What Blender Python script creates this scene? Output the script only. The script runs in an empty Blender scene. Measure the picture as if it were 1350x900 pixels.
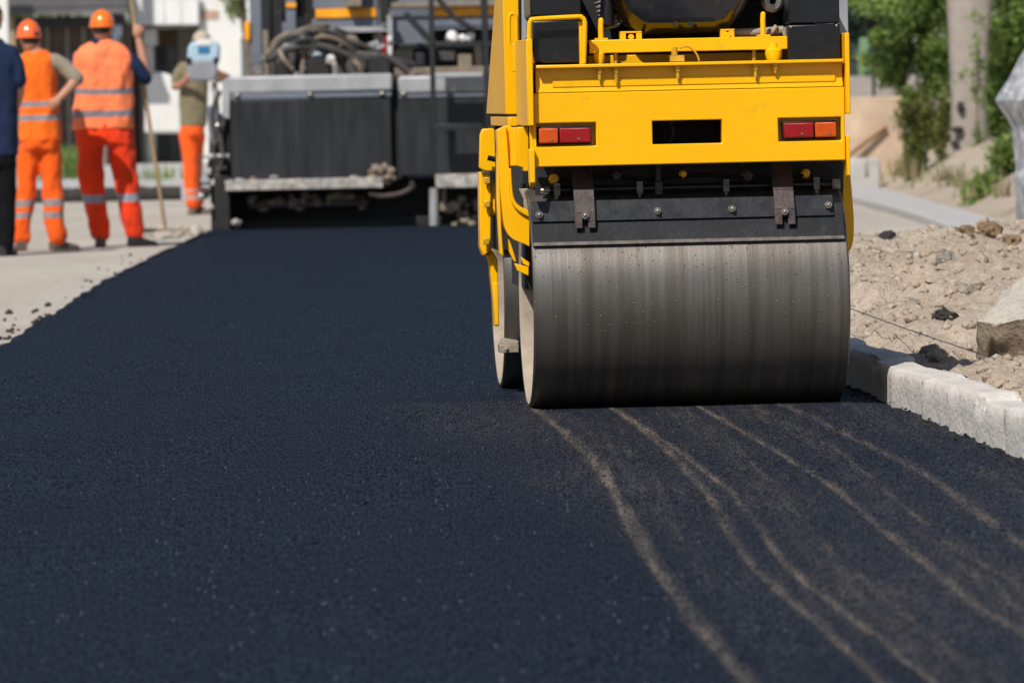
import bpy, bmesh, math, random
import numpy as np
from mathutils import Vector, Matrix, noise

random.seed(7)
rng = np.random.default_rng(7)
scene = bpy.context.scene
COL = scene.collection
R_ = math.radians

# ------------------------------------------------------------------ camera model
FPX, CX, CY, CAMH = 8000.0, 675.0, 450.0, 1.11
PITCH, ROLL = math.atan(320 / FPX), R_(1.25)
CAM = Vector((0, 0, CAMH))
FWD = Vector((0, math.cos(PITCH), -math.sin(PITCH)))
UP0 = Vector((0, math.sin(PITCH), math.cos(PITCH)))
RIGHT = Vector((1, 0, 0)) * math.cos(ROLL) - UP0 * math.sin(ROLL)
UP = Vector((1, 0, 0)) * math.sin(ROLL) + UP0 * math.cos(ROLL)

def ray(px, py):
    return FWD * FPX + RIGHT * (px - CX) - UP * (py - CY)
def G(px, py, z=0.0):                      # where a sight line meets the level z
    d = ray(px, py); t = (z - CAMH) / d.z
    return CAM + d * t
def D(px, py, Y):                          # where a sight line meets the upright plane y = Y
    d = ray(px, py); return CAM + d * (Y / d.y)

cam_d = bpy.data.cameras.new("camera"); cam = bpy.data.objects.new("camera", cam_d); COL.objects.link(cam)
M = Matrix((RIGHT, UP, -FWD)).transposed().to_4x4(); M.translation = CAM
cam.matrix_world = M
cam_d.sensor_width = 36; cam_d.lens = FPX / 1350 * 36
cam_d.clip_start = 0.5; cam_d.clip_end = 3000
cam_d.dof.use_dof = True; cam_d.dof.focus_distance = 21.3; cam_d.dof.aperture_fstop = 7.6
scene.camera = cam

# ------------------------------------------------------------------ light
SUN_TO = Vector((-0.30, -0.61, 0.73)).normalized()
sun_d = bpy.data.lights.new("sun", 'SUN'); sun_d.energy = 4.8; sun_d.angle = R_(0.5); sun_d.color = (1, .95, .88)
sun = bpy.data.objects.new("sun", sun_d); COL.objects.link(sun)
sun.rotation_euler = SUN_TO.to_track_quat('Z', 'Y').to_euler()
w = bpy.data.worlds.new("World"); scene.world = w; w.use_nodes = True
nt = w.node_tree; nt.nodes.clear()
sky = nt.nodes.new('ShaderNodeTexSky'); sky.sky_type = 'NISHITA'; sky.sun_disc = False
sky.sun_elevation = math.asin(SUN_TO.z); sky.sun_rotation = math.atan2(SUN_TO.x, SUN_TO.y)
bg = nt.nodes.new('ShaderNodeBackground'); bg.inputs[1].default_value = 0.082
out = nt.nodes.new('ShaderNodeOutputWorld')
nt.links.new(sky.outputs[0], bg.inputs[0]); nt.links.new(bg.outputs[0], out.inputs[0])
scene.view_settings.view_transform = 'Standard'; scene.view_settings.look = 'None'
scene.view_settings.exposure = 0; scene.view_settings.gamma = 1
scene.cycles.max_bounces = 6; scene.cycles.use_denoising = True
scene.cycles.sample_clamp_indirect = 6

# ------------------------------------------------------------------ materials
class NT:
    def __init__(s, name):
        s.m = bpy.data.materials.new(name); s.m.use_nodes = True
        s.t = s.m.node_tree; s.b = s.t.nodes["Principled BSDF"]
    def n(s, typ, **kw):
        x = s.t.nodes.new(typ)
        for k, v in kw.items(): setattr(x, k, v)
        return x
    def l(s, a, b): s.t.links.new(a, b)
    def coords(s, kind='Object', scale=(1, 1, 1)):
        tc = s.n('ShaderNodeTexCoord'); mp = s.n('ShaderNodeMapping'); mp.inputs['Scale'].default_value = scale
        s.l(tc.outputs[kind], mp.inputs['Vector']); return mp.outputs[0]
    def noise(s, vec, scale, detail=4, rough=.55):
        x = s.n('ShaderNodeTexNoise'); x.inputs['Scale'].default_value = scale
        x.inputs['Detail'].default_value = detail; x.inputs['Roughness'].default_value = rough
        s.l(vec, x.inputs['Vector']); return x.outputs['Fac']
    def ramp(s, fac, stops):
        r = s.n('ShaderNodeValToRGB'); e = r.color_ramp.elements
        while len(e) < len(stops): e.new(.5)
        for i, (p, c) in enumerate(stops):
            e[i].position = p; e[i].color = (*c, 1) if len(c) == 3 else c
        s.l(fac, r.inputs[0]); return r.outputs[0]
    def mix(s, fac, a, b, mode='MIX'):
        x = s.n('ShaderNodeMix', data_type='RGBA', blend_type=mode)
        for sock, v in ((x.inputs[0], fac), (x.inputs[6], a), (x.inputs[7], b)):
            if hasattr(v, 'links'): s.l(v, sock)
            elif isinstance(v, (int, float)): sock.default_value = v
            else: sock.default_value = (*v, 1)
        return x.outputs[2]
    def math(s, op, a, b=0.0, c=0.0):
        x = s.n('ShaderNodeMath', operation=op)
        for i, v in enumerate((a, b, c)):
            if hasattr(v, 'links'): s.l(v, x.inputs[i])
            else: x.inputs[i].default_value = v
        return x.outputs[0]
    def rng(s, v, a, b, c=0.0, d=1.0):
        x = s.n('ShaderNodeMapRange'); s.l(v, x.inputs[0])
        for i, q in enumerate((a, b, c, d)): x.inputs[i + 1].default_value = q
        return x.outputs[0]
    def bump(s, h, strength=.4, dist=.01, prev=None):
        x = s.n('ShaderNodeBump'); x.inputs['Strength'].default_value = strength; x.inputs['Distance'].default_value = dist
        s.l(h, x.inputs['Height'])
        if prev is not None: s.l(prev, x.inputs['Normal'])
        s.l(x.outputs[0], s.b.inputs['Normal']); return x.outputs[0]
    def set(s, **kw):
        for k, v in kw.items():
            i = s.b.inputs[k.replace('_', ' ')]
            if hasattr(v, 'links'): s.l(v, i)
            elif isinstance(v, tuple): i.default_value = (*v, 1)
            else: i.default_value = v

def plain(name, col, rough=.6, metal=0.0, var=.25, scale=6.0, dirt=None, dirt_amt=.5, bump=0.0, bscale=60, coat=0.0, spec=.5):
    k = NT(name); v = k.coords()
    f = k.noise(v, scale, 5, .6)
    c = k.mix(k.rng(f, .3, .7), tuple(x * (1 - var) for x in col), tuple(min(1, x * (1 + var)) for x in col))
    if dirt is not None:
        f2 = k.noise(v, scale * 2.3, 8, .7)
        c = k.mix(k.rng(f2, .56, .74, 0, dirt_amt), c, dirt)
    r = k.rng(k.noise(v, scale * 3, 4), .2, .8, max(.03, rough - .1), min(1, rough + .12))
    k.set(Base_Color=c, Roughness=r, Metallic=metal, Coat_Weight=coat, Coat_Roughness=.08, Specular_IOR_Level=spec)
    if bump: k.bump(k.noise(v, bscale, 6, .65), bump, .01)
    return k.m

def yellow_paint():
    k = NT("yellow_paint"); v = k.coords()
    f = k.noise(v, 2.2, 4)
    c = k.mix(k.rng(f, .3, .7), (.84, .415, .0), (.89, .455, .0))
    grime = k.rng(k.noise(v, 9, 9, .72), .60, .80, 0, .5)
    c = k.mix(grime, c, (.30, .16, .03))
    speck = k.rng(k.noise(v, 140, 3, .5), .70, .76, 0, .6)
    c = k.mix(speck, c, (.25, .15, .05))
    dust = k.rng(k.noise(v, 28, 9, .75), .58, .8, 0, .28)
    c = k.mix(dust, c, (.42, .28, .12))
    k.set(Base_Color=c, Roughness=k.rng(k.noise(v, 5, 5), .3, .7, .28, .42), Coat_Weight=.14, Coat_Roughness=.12, Specular_IOR_Level=.24)
    k.bump(k.noise(v, 3.0, 2), .05, .03)
    return k.m

MAT = {}
MAT['yellow'] = yellow_paint()
MAT['black'] = plain("black_paint", (.006, .007, .010), .34, 0, .3, 8, (.035, .032, .03), .45, .06, 90, coat=.12, spec=.38)
MAT['blackmatte'] = plain("dark_grime_and_shade", (.010, .010, .010), .75, 0, .4, 9, (.03, .026, .022), .5, .2, 40)  # grimy black, also colours parts that should lie in shade
MAT['rubber'] = plain("scraper_rubber", (.009, .010, .013), .46, 0, .5, 7, (.045, .045, .047), .5, .10, 45, spec=.22)
MAT['rust'] = plain("rusty_steel", (.045, .032, .030), .5, .3, .5, 16, (.17, .065, .038), .9, .2, 60)
MAT['steel'] = plain("worn_steel", (.34, .32, .30), .38, .9, .3, 12, (.12, .09, .07), .7, .1, 80)
MAT['bright'] = plain("zinc_bolt", (.34, .32, .29), .35, .9, .3, 30, (.12, .09, .06), .6)
MAT['dusty'] = plain("dusty_steel", (.30, .25, .20), .7, .2, .3, 10, (.16, .11, .08), .7, .2, 50)
MAT['yellowbolt'] = plain("painted_bolt", (.62, .36, .03), .35, .3, .25, 30, (.35, .25, .1), .6)
MAT['greypost'] = plain("grey_paint", (.28, .29, .31), .45, 0, .15, 5, (.2, .18, .16), .4)
MAT['hose'] = plain("ribbed_hose", (.20, .19, .18), .6, 0, .25, 15, (.1, .09, .08), .5)
def lens(name, col):
    k = NT(name); v = k.coords('Object', (1, 1, 1))
    wv = k.n('ShaderNodeTexWave', bands_direction='X'); wv.inputs['Scale'].default_value = 90
    k.l(v, wv.inputs['Vector'])
    k.set(Base_Color=k.mix(k.noise(v, 25, 4), tuple(x * .55 for x in col), col), Roughness=.3, Coat_Weight=.25, Coat_Roughness=.08, Specular_IOR_Level=.35, Subsurface_Weight=0.0)
    k.bump(wv.outputs['Fac'], .25, .003); return k.m
MAT['red_lens'] = lens("red_lens", (.36, .0015, .006)); MAT['amber_lens'] = lens("amber_lens", (.72, .085, .0005))

def drum_mat():
    k = NT("drum_steel"); tc = k.n('ShaderNodeTexCoord'); sx = k.n('ShaderNodeSeparateXYZ'); k.l(tc.outputs['Object'], sx.inputs[0])
    v1 = k.coords('Object', (150, 1.5, 1.5)); v2 = k.coords('Object', (22, .8, .8)); v3 = k.coords('Object', (1, 1, 1))
    band = k.noise(v2, 1, 3, .6); fine = k.noise(v1, 1, 5, .7)
    c = k.ramp(band, [(.25, (.100, .084, .068)), (.45, (.136, .121, .105)), (.6, (.178, .167, .155)), (.75, (.130, .113, .096))])
    c = k.mix(k.rng(fine, .35, .75, 0, .4), c, (.075, .062, .051))
    spat = k.rng(k.noise(v3, 38, 7, .75), .62, .72, 0, .7)
    c = k.mix(spat, c, (.13, .085, .05))
    blot = k.rng(k.noise(v3, 4, 6, .7), .5, .75, 0, .5)
    c = k.mix(blot, c, (.09, .07, .052))
    rz = k.math('ADD', k.rng(fine, .2, .8, .36, .52), k.math('MULTIPLY', spat, .3))
    k.set(Base_Color=c, Roughness=rz, Metallic=.62, Anisotropic=.3)
    vd = k.n('ShaderNodeTexVoronoi'); vd.inputs['Scale'].default_value = 120; k.l(v3, vd.inputs['Vector']); sd_ = k.n('ShaderNodeSeparateColor'); k.l(vd.outputs['Color'], sd_.inputs[0])
    drop = k.math('MULTIPLY', k.rng(vd.outputs['Distance'], .25, .40, 1, 0), k.math('GREATER_THAN', sd_.outputs[0], k.rng(k.noise(v3, 3, 4), .35, .65, .995, .93)))
    k.set(Base_Color=k.mix(k.math('MULTIPLY', drop, .6), c, (.06, .045, .035)))
    nrm = k.bump(fine, .08, .004)
    n_b = k.bump(k.noise(v3, 130, 3, .5), .12, .003, nrm); k.bump(drop, .5, .004, n_b)
    return k.m
MAT['drum'] = drum_mat()

def asphalt_mat():
    k = NT("fresh_asphalt")
    tc = k.n('ShaderNodeTexCoord'); 
    v = k.coords('Object', (1, .062, 1)); vw = k.coords('Object', (1, .45, 1))
    n1 = k.noise(v, 185, 4, .74); n2 = k.noise(v, 95, 3, .65); n3 = k.noise(vw, 1.1, 4, .6)
    vor = k.n('ShaderNodeTexVoronoi'); vor.inputs['Scale'].default_value = 150; k.l(v, vor.inputs['Vector'])
    g = k.math('ADD', k.math('MULTIPLY', n1, .8), k.math('MULTIPLY', n2, .2))
    c = k.mix(k.rng(g, .34, .66), (.0018, .0026, .0045), (.019, .0285, .048))
    c = k.mix(k.rng(n3, .35, .7, 0, .25), c, (.008, .009, .011))
    sepc = k.n('ShaderNodeSeparateColor'); k.l(vor.outputs['Color'], sepc.inputs[0])
    sp = k.math('MULTIPLY', k.rng(sepc.outputs[0], .972, .976), k.rng(vor.outputs['Distance'], .2, .36, 1, 0))
    c = k.mix(k.math('MULTIPLY', sp, .8), c, (.16, .17, .18))  # pale specks painted in as glints off the grains
    at = k.n('ShaderNodeAttribute', attribute_name='dust')
    dn = k.math('MULTIPLY', at.outputs['Fac'], k.rng(n1, .38, .60, .12, 1.35))
    dn = k.math('MULTIPLY', dn, k.rng(n2, .25, .7, .6, 1.15))
    k.b.inputs['Base Color'].default_value = (0, 0, 0, 1)
    c = k.mix(k.math('MINIMUM', dn, .92), c, (.205, .165, .128))
    k.set(Base_Color=c, Roughness=k.rng(n1, .3, .7, .85, .6), Specular_IOR_Level=k.rng(g, .40, .68, 0, .16))
    h = k.math('ADD', k.math('MULTIPLY', n1, .7), k.math('MULTIPLY', n2, .8))
    k.bump(h, .5, .006)
    return k.m
MAT['asphalt'] = asphalt_mat()

def earth_mat(name, a, b, c3, sc=1.0, bump=.6, stretch=1.0):
    k = NT(name); v = k.coords('Object', (1, stretch, 1))
    n1 = k.noise(v, 1.3 * sc, 8, .65); n2 = k.noise(v, 22 * sc, 6, .7); n3 = k.noise(v, 90 * sc, 3, .6)
    c = k.mix(k.rng(n1, .3, .7), a, b); c = k.mix(k.rng(n2, .45, .72, 0, .7), c, c3)
    c = k.mix(k.rng(n3, .55, .72, 0, .55), c, tuple(x * .42 for x in a))
    k.set(Base_Color=c, Roughness=.92, Specular_IOR_Level=.2)
    k.bump(k.math('ADD', n2, k.math('MULTIPLY', n3, .5)), bump, .03)
    return k.m
MAT['sand'] = earth_mat("pale_sandy_ground", (.43, .38, .32), (.55, .50, .44), (.36, .31, .26), .8, .7, .25)
MAT['earth'] = earth_mat("dug_earth", (.43, .335, .245), (.56, .465, .365), (.66, .59, .51), 1.0, 1.0)
MAT['clod'] = earth_mat("brown_clod", (.30, .20, .11), (.40, .28, .17), (.22, .15, .09), 2.0, .9)
MAT['rock'] = earth_mat("grey_rock", (.34, .30, .25), (.44, .40, .34), (.27, .23, .19), 2.5, .8)
MAT['darkrock'] = earth_mat("dark_lump", (.035, .034, .035), (.07, .066, .06), (.09, .08, .07), 3, .8)
def concrete(name, col, pits=True):
    k = NT(name); v = k.coords(); n1 = k.noise(v, 5, 8, .65); n2 = k.noise(v, 60, 5, .6)
    c = k.mix(k.rng(n1, .3, .7), tuple(x * .8 for x in col), tuple(min(1, x * 1.1) for x in col))
    c = k.mix(k.rng(n2, .5, .75, 0, .4), c, tuple(x * .6 for x in col))
    if pits:
        vo = k.n('ShaderNodeTexVoronoi'); vo.inputs['Scale'].default_value = 62; k.l(v, vo.inputs['Vector'])
        sc_ = k.n('ShaderNodeSeparateColor'); k.l(vo.outputs['Color'], sc_.inputs[0])
        p = k.math('MULTIPLY', k.rng(vo.outputs['Distance'], .12, .22, 1, 0), k.rng(sc_.outputs[0], .62, .66))
        c = k.mix(k.math('MULTIPLY', p, .75), c, tuple(x * .25 for x in col))
    k.set(Base_Color=c, Roughness=.88, Specular_IOR_Level=.25); k.bump(k.math('ADD', n1, k.math('MULTIPLY', n2, .6)), .8, .018)
    return k.m
MAT['kerb'] = concrete("kerb_concrete", (.62, .58, .53))
MAT['path'] = concrete("path_concrete", (.47, .455, .435), False)
MAT['pole'] = concrete("pole_concrete", (.34, .30, .26), False)

def stripes_mat(name, base, bands, stripe=(.36, .36, .37), bump=.25, var=.12):
    """fabric with reflective bands between given heights (object z)"""
    k = NT(name); v = k.coords(); tc = k.n('ShaderNodeTexCoord'); s = k.n('ShaderNodeSeparateXYZ'); k.l(tc.outputs['Object'], s.inputs[0])
    n = k.noise(v, 7, 5, .6)
    c = k.mix(k.rng(n, .3, .7), tuple(x * (1 - var) for x in base), tuple(min(1, x * (1 + var)) for x in base))
    zz = k.math('ADD', s.outputs[2], k.math('MULTIPLY', k.math('SUBTRACT', k.noise(v, 4, 2), .5), .03))
    for a, b in bands:
        f = k.math('MULTIPLY', k.math('GREATER_THAN', zz, a), k.math('LESS_THAN', zz, b))
        c = k.mix(f, c, stripe)
    k.set(Base_Color=c, Roughness=.9, Specular_IOR_Level=.15, Sheen_Weight=(.12 if base[0] > .1 else 0.0))
    k.bump(k.noise(v, 11, 4, .6), bump, .05); return k.m
def fabric(name, base, bump=.25): return stripes_mat(name, base, [], bump=bump)
MAT['skin'] = plain("skin", (.42, .20, .125), .55, 0, .12, 9)
MAT['hair'] = plain("dark_hair", (.025, .018, .014), .7, 0, .3, 40)
MAT['shoe'] = plain("dusty_boots", (.10, .075, .055), .8, 0, .3, 20, (.2, .17, .13), .6)
MAT['shoeblack'] = plain("black_shoes", (.015, .015, .017), .5, 0, .3, 20)
MAT['eye'] = plain("eye_white", (.6, .58, .55), .3)
def leaf_mat(name, a, b, c3):
    k = NT(name); v = k.coords(); oi = k.n('ShaderNodeAttribute', attribute_name='shade')
    c = k.ramp(oi.outputs['Fac'], [(0, a), (.55, b), (1, c3)])
    k.set(Base_Color=c, Roughness=.5, Specular_IOR_Level=.3, Transmission_Weight=0.0, Subsurface_Weight=0.0)
    tr = k.n('ShaderNodeBsdfTranslucent'); k.l(c, tr.inputs[0]); ms = k.n('ShaderNodeMixShader'); ms.inputs[0].default_value = .4
    k.l(k.b.outputs[0], ms.inputs[1]); k.l(tr.outputs[0], ms.inputs[2])
    k.l(ms.outputs[0], k.t.nodes['Material Output'].inputs[0]); return k.m
MAT['leaf'] = leaf_mat("green_leaves", (.06, .11, .025), (.17, .26, .055), (.36, .45, .14))
MAT['leaf2'] = leaf_mat("spruce_needles", (.03, .065, .045), (.10, .17, .13), (.22, .31, .26))
MAT['leaf3'] = leaf_mat("dry_ivy", (.06, .07, .015), (.13, .16, .035), (.26, .24, .09))
MAT['bark'] = plain("bark", (.13, .10, .075), .9, 0, .4, 12, bump=.6, bscale=30)
MAT['wood'] = plain("pale_wood", (.36, .25, .14), .7, 0, .25, 10, (.2, .13, .07), .5, .2, 40)

# ------------------------------------------------------------------ mesh helpers
class MB:
    def __init__(s): s.v = []; s.f = []; s.mi = []; s.cur = 0
    def add(s, vs, fs):
        o = len(s.v); s.v += [Vector(x) for x in vs]; s.f += [[i + o for i in f] for f in fs]; s.mi += [s.cur] * len(fs); return s
    def box(s, c, d, rot=None):
        c = Vector(c); h = Vector(d) / 2
        vs = [Vector((x * h.x, y * h.y, z * h.z)) for x in (-1, 1) for y in (-1, 1) for z in (-1, 1)]
        if rot is not None: vs = [rot @ x for x in vs]
        return s.add([c + x for x in vs], [(0, 1, 3, 2), (4, 6, 7, 5), (0, 4, 5, 1), (2, 3, 7, 6), (0, 2, 6, 4), (1, 5, 7, 3)])
    def box2(s, a, b):
        a, b = Vector(a), Vector(b); return s.box((a + b) / 2, [abs(b[i] - a[i]) for i in range(3)])
    def tube(s, pts, r, n=10, cap=True, squash=1.0, sm=0):
        pts = [Vector(p) for p in pts]
        r = list(r) if hasattr(r, '__len__') else [r] * len(pts)
        if sm:
            P, Q = [], []
            for i in range(len(pts) - 1):
                p0, p1, p2, p3 = pts[max(i - 1, 0)], pts[i], pts[i + 1], pts[min(i + 2, len(pts) - 1)]
                for j in range(sm):
                    t = j / sm
                    P.append(.5 * ((2 * p1) + (p2 - p0) * t + (2 * p0 - 5 * p1 + 4 * p2 - p3) * t * t + (3 * p1 - p0 - 3 * p2 + p3) * t ** 3))
                    Q.append(r[i] * (1 - t) + r[i + 1] * t)
            pts, r = P + [pts[-1]], Q + [r[-1]]
        vs, fs = [], []; up = None
        for i, p in enumerate(pts):
            t = (pts[min(i + 1, len(pts) - 1)] - pts[max(i - 1, 0)]).normalized()
            if up is None:
                up = Vector((0, 1, 0)) if abs(t.y) < .9 else Vector((0, 0, 1))
            a = t.cross(up).normalized(); up = a.cross(t).normalized()
            for k in range(n):
                q = 2 * math.pi * k / n
                vs.append(p + a * math.cos(q) * r[i] + up * math.sin(q) * r[i] * squash)
        m = len(pts)
        for i in range(m - 1):
            for k in range(n):
                fs.append((i * n + k, i * n + (k + 1) % n, (i + 1) * n + (k + 1) % n, (i + 1) * n + k))
        if cap: fs += [tuple(range(n - 1, -1, -1)), tuple((m - 1) * n + k for k in range(n))]
        return s.add(vs, fs)
    def rings(s, rs, n=24, p=2.4):
        """stack of level super-ellipse rings (cx, cy, z, rx, ry)"""
        vs, fs = [], []
        for cx, cy, z, rx, ry in rs:
            for k in range(n):
                q = 2 * math.pi * k / n; c, d = math.cos(q), math.sin(q)
                vs.append((cx + rx * math.copysign(abs(c) ** (2 / p), c), cy + ry * math.copysign(abs(d) ** (2 / p), d), z))
        m = len(rs)
        for i in range(m - 1):
            for k in range(n):
                fs.append((i * n + k, i * n + (k + 1) % n, (i + 1) * n + (k + 1) % n, (i + 1) * n + k))
        fs += [tuple(range(n - 1, -1, -1)), tuple((m - 1) * n + k for k in range(n))]
        return s.add(vs, fs)
    def ball(s, c, r, n=14, m=9):
        c = Vector(c); r = Vector(r) if hasattr(r, '__len__') else Vector((r, r, r))
        vs = [c + Vector((0, 0, -r.z))]; fs = []
        for i in range(1, m):
            a = -math.pi / 2 + math.pi * i / m
            for k in range(n):
                q = 2 * math.pi * k / n
                vs.append(c + Vector((r.x * math.cos(a) * math.cos(q), r.y * math.cos(a) * math.sin(q), r.z * math.sin(a))))
        vs.append(c + Vector((0, 0, r.z)))
        for k in range(n): fs.append((0, 1 + (k + 1) % n, 1 + k))
        for i in range(m - 2):
            for k in range(n):
                a = 1 + i * n
                fs.append((a + k, a + (k + 1) % n, a + n + (k + 1) % n, a + n + k))
        L = len(vs) - 1; a = 1 + (m - 2) * n
        for k in range(n): fs.append((a + k, a + (k + 1) % n, L))
        return s.add(vs, fs)
    def prism(s, poly, axis, a, b):
        """2-D polygon extruded along axis ('x': poly is (y,z); 'y': (x,z); 'z': (x,y))"""
        def mk(u, v, t): return {'x': (t, u, v), 'y': (u, t, v), 'z': (u, v, t)}[axis]
        n = len(poly)
        vs = [mk(u, v, a) for u, v in poly] + [mk(u, v, b) for u, v in poly]
        fs = [tuple(range(n)), tuple(range(2 * n - 1, n - 1, -1))] + [(i, i + n, (i + 1) % n + n, (i + 1) % n) for i in range(n)]
        return s.add(vs, fs)
    def lathe(s, prof, axis='x', c=(0, 0, 0), n=96):
        """prof: (t along axis, radius) closed loop"""
        c = Vector(c); vs, fs = [], []; m = len(prof)
        for t, r in prof:
            for k in range(n):
                q = 2 * math.pi * k / n; a, b = r * math.cos(q), r * math.sin(q)
                vs.append(c + Vector({'x': (t, a, b), 'y': (a, t, b), 'z': (a, b, t)}[axis]))
        for i in range(m):
            j = (i + 1) % m
            for k in range(n):
                fs.append((i * n + k, i * n + (k + 1) % n, j * n + (k + 1) % n, j * n + k))
        return s.add(vs, fs)
    def holed(s, xs, zs, solid, y0, y1):
        """plate in x-z made of grid cells; solid(i,j) says which are there"""
        nx, nz = len(xs), len(zs); idx = {}; vs = []; fs = []
        def V(i, j, k):
            if (i, j, k) not in idx: idx[(i, j, k)] = len(vs); vs.append((xs[i], (y0, y1)[k], zs[j]))
            return idx[(i, j, k)]
        S = lambda i, j: 0 <= i < nx - 1 and 0 <= j < nz - 1 and solid(i, j)
        for i in range(nx - 1):
            for j in range(nz - 1):
                if not S(i, j): continue
                fs.append((V(i, j, 0), V(i + 1, j, 0), V(i + 1, j + 1, 0), V(i, j + 1, 0)))
                fs.append((V(i, j, 1), V(i, j + 1, 1), V(i + 1, j + 1, 1), V(i + 1, j, 1)))
                for di, dj, a, b in ((-1, 0, (i, j), (i, j + 1)), (1, 0, (i + 1, j), (i + 1, j + 1)), (0, -1, (i, j), (i + 1, j)), (0, 1, (i, j + 1), (i + 1, j + 1))):
                    if not S(i + di, j + dj): fs.append((V(*a, 0), V(*b, 0), V(*b, 1), V(*a, 1)))
        return s.add(vs, fs)
    def mesh(s, name):
        me = bpy.data.meshes.new(name); me.from_pydata([tuple(v) for v in s.v], [], s.f); me.update()
        bm = bmesh.new(); bm.from_mesh(me); bmesh.ops.recalc_face_normals(bm, faces=bm.faces); bm.to_mesh(me); bm.free()
        return me
    def obj(s, name, m, parent=None, bevel=0.0, seg=2, smooth=35, fuse=None, soft=4):
        me = s.mesh(name)
        ms = m if isinstance(m, (list, tuple)) else [m]
        if fuse:
            t = bpy.data.objects.new("tmp", me); COL.objects.link(t)
            a = t.modifiers.new("r", 'REMESH'); a.mode = 'VOXEL'; a.voxel_size = fuse
            b = t.modifiers.new("s", 'SMOOTH'); b.iterations = soft; b.factor = .5
            dg = bpy.context.evaluated_depsgraph_get(); dg.update()
            me = bpy.data.meshes.new_from_object(t.evaluated_get(dg)); me.name = name
            bpy.data.objects.remove(t)
        for x in ms: me.materials.append(MAT[x] if isinstance(x, str) else x)
        if len(ms) > 1 and not fuse:
            me.polygons.foreach_set('material_index', s.mi)
        me.shade_smooth()
        if not fuse: me.set_sharp_from_angle(angle=R_(smooth))
        o = bpy.data.objects.new(name, me); COL.objects.link(o)
        if parent is not None: o.parent = parent
        if bevel:
            bv = o.modifiers.new("bevel", 'BEVEL'); bv.width = bevel; bv.segments = seg; bv.limit_method = 'ANGLE'; bv.angle_limit = R_(40)
            bv.harden_normals = False
        return o

def tag(o, label=None, cat=None, group=None, kind=None):
    if label: o['label'] = label
    if cat: o['category'] = cat
    if group: o['group'] = group
    if kind: o['kind'] = kind
    return o
def empty(name, loc, rz=0.0):
    o = bpy.data.objects.new(name, None); COL.objects.link(o); o.location = loc; o.rotation_euler = (0, 0, rz); o.empty_display_size = .2; return o
def sstep(a, b, x):
    t = min(1, max(0, (x - a) / (b - a))); return t * t * (3 - 2 * t)
def lerp_pts(P, y):
    """piecewise linear x(y) through points sorted by y"""
    if y <= P[0][1]: 
        (x0, y0), (x1, y1) = P[0], P[1]
    elif y >= P[-1][1]:
        (x0, y0), (x1, y1) = P[-2], P[-1]
    else:
        for (x0, y0), (x1, y1) in zip(P, P[1:]):
            if y0 <= y <= y1: break
    return x0 + (x1 - x0) * (y - y0) / (y1 - y0)
def cr_interp(P, n=8):
    """smooth a polyline of 2-D points"""
    out = []
    P = [Vector(p) for p in P]
    for i in range(len(P) - 1):
        p0, p1, p2, p3 = P[max(i - 1, 0)], P[i], P[i + 1], P[min(i + 2, len(P) - 1)]
        for j in range(n):
            t = j / n
            out.append(.5 * ((2 * p1) + (p2 - p0) * t + (2 * p0 - 5 * p1 + 4 * p2 - p3) * t * t + (3 * p1 - p0 - 3 * p2 + p3) * t ** 3))
    out.append(P[-1]); return out

# ------------------------------------------------------------------ setting: ground, road, bank
KA, KB = G(1160, 522), G(1350, 603)               # foot of the kerb
kdir = (KA - KB).normalized()
def kerb_x(Y): return KB.x + kdir.x / kdir.y * (Y - KB.y)
left_px = [(-260, 560), (-120, 505), (0, 450), (60, 415), (120, 376), (165, 352), (205, 333), (245, 315), (268, 306), (276, 303)]
LE = sorted([(G(*p).x, G(*p).y) for p in left_px], key=lambda q: q[1])
LE = [(LE[0][0] - 1.2, 6.0)] + LE + [(LE[-1][0] + .05, 62.0)]
def left_x(Y): return lerp_pts(LE, Y)

def build_ground():
    mb = MB(); S = 900
    xs = [-S, -60, -20, -8, 0, 8, 20, 60, S]; ys = [-60, 0, 20, 40, 60, 80, 120, 200, 1500]
    vs = [(x, y, -.055) for y in ys for x in xs]; n = len(xs)
    fs = [(j * n + i, j * n + i + 1, (j + 1) * n + i + 1, (j + 1) * n + i) for j in range(len(ys) - 1) for i in range(n - 1)]
    mb.add(vs, fs); o = mb.obj("ground", 'sand'); tag(o, "pale sandy ground around the new road", None, None, 'structure')
build_ground()

streaks_px = [  # (points, half width m, amount): pale dust left by the drum
    ([(700, 536), (739, 567), (772, 600), (794, 628), (817, 667), (839, 711), (872, 761), (917, 822), (955, 867), (985, 900), (1030, 955)], .024, .72),
    ([(798, 535), (839, 561), (894, 611), (933, 655), (961, 705), (1000, 755), (1072, 817), (1158, 897), (1210, 950)], .017, .60),
    ([(803, 536), (867, 576), (928, 620), (967, 655), (1000, 694), (1030, 737), (1072, 776), (1138, 826), (1224, 895), (1290, 945)], .015, .62),
    ([(918, 534), (983, 572), (1044, 608), (1100, 644), (1144, 683), (1200, 728), (1278, 792), (1344, 833), (1420, 880)], .016, .58),
    ([(1035, 536), (1111, 572), (1183, 606), (1239, 639), (1294, 683), (1347, 717), (1420, 765)], .024, .42),
    ([(730, 540), (800, 590), (850, 650), (900, 720), (960, 800), (1040, 900), (1090, 960)], .05, .08),
    ([(870, 535), (950, 590), (1010, 660), (1090, 745), (1180, 830), (1270, 905)], .05, .12),
    ([(985, 540), (1080, 590), (1160, 660), (1260, 740), (1360, 810)], .06, .11),
    ([(1120, 535), (1200, 575), (1290, 620), (1370, 670)], .05, .08),
    ([(900, 540), (960, 580), (1005, 625), (1060, 690), (1130, 760), (1230, 840), (1330, 905)], .012, .16),
    ([(1000, 540), (1100, 592), (1170, 650), (1250, 715), (1350, 775)], .012, .2),
]
ST = []
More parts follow.
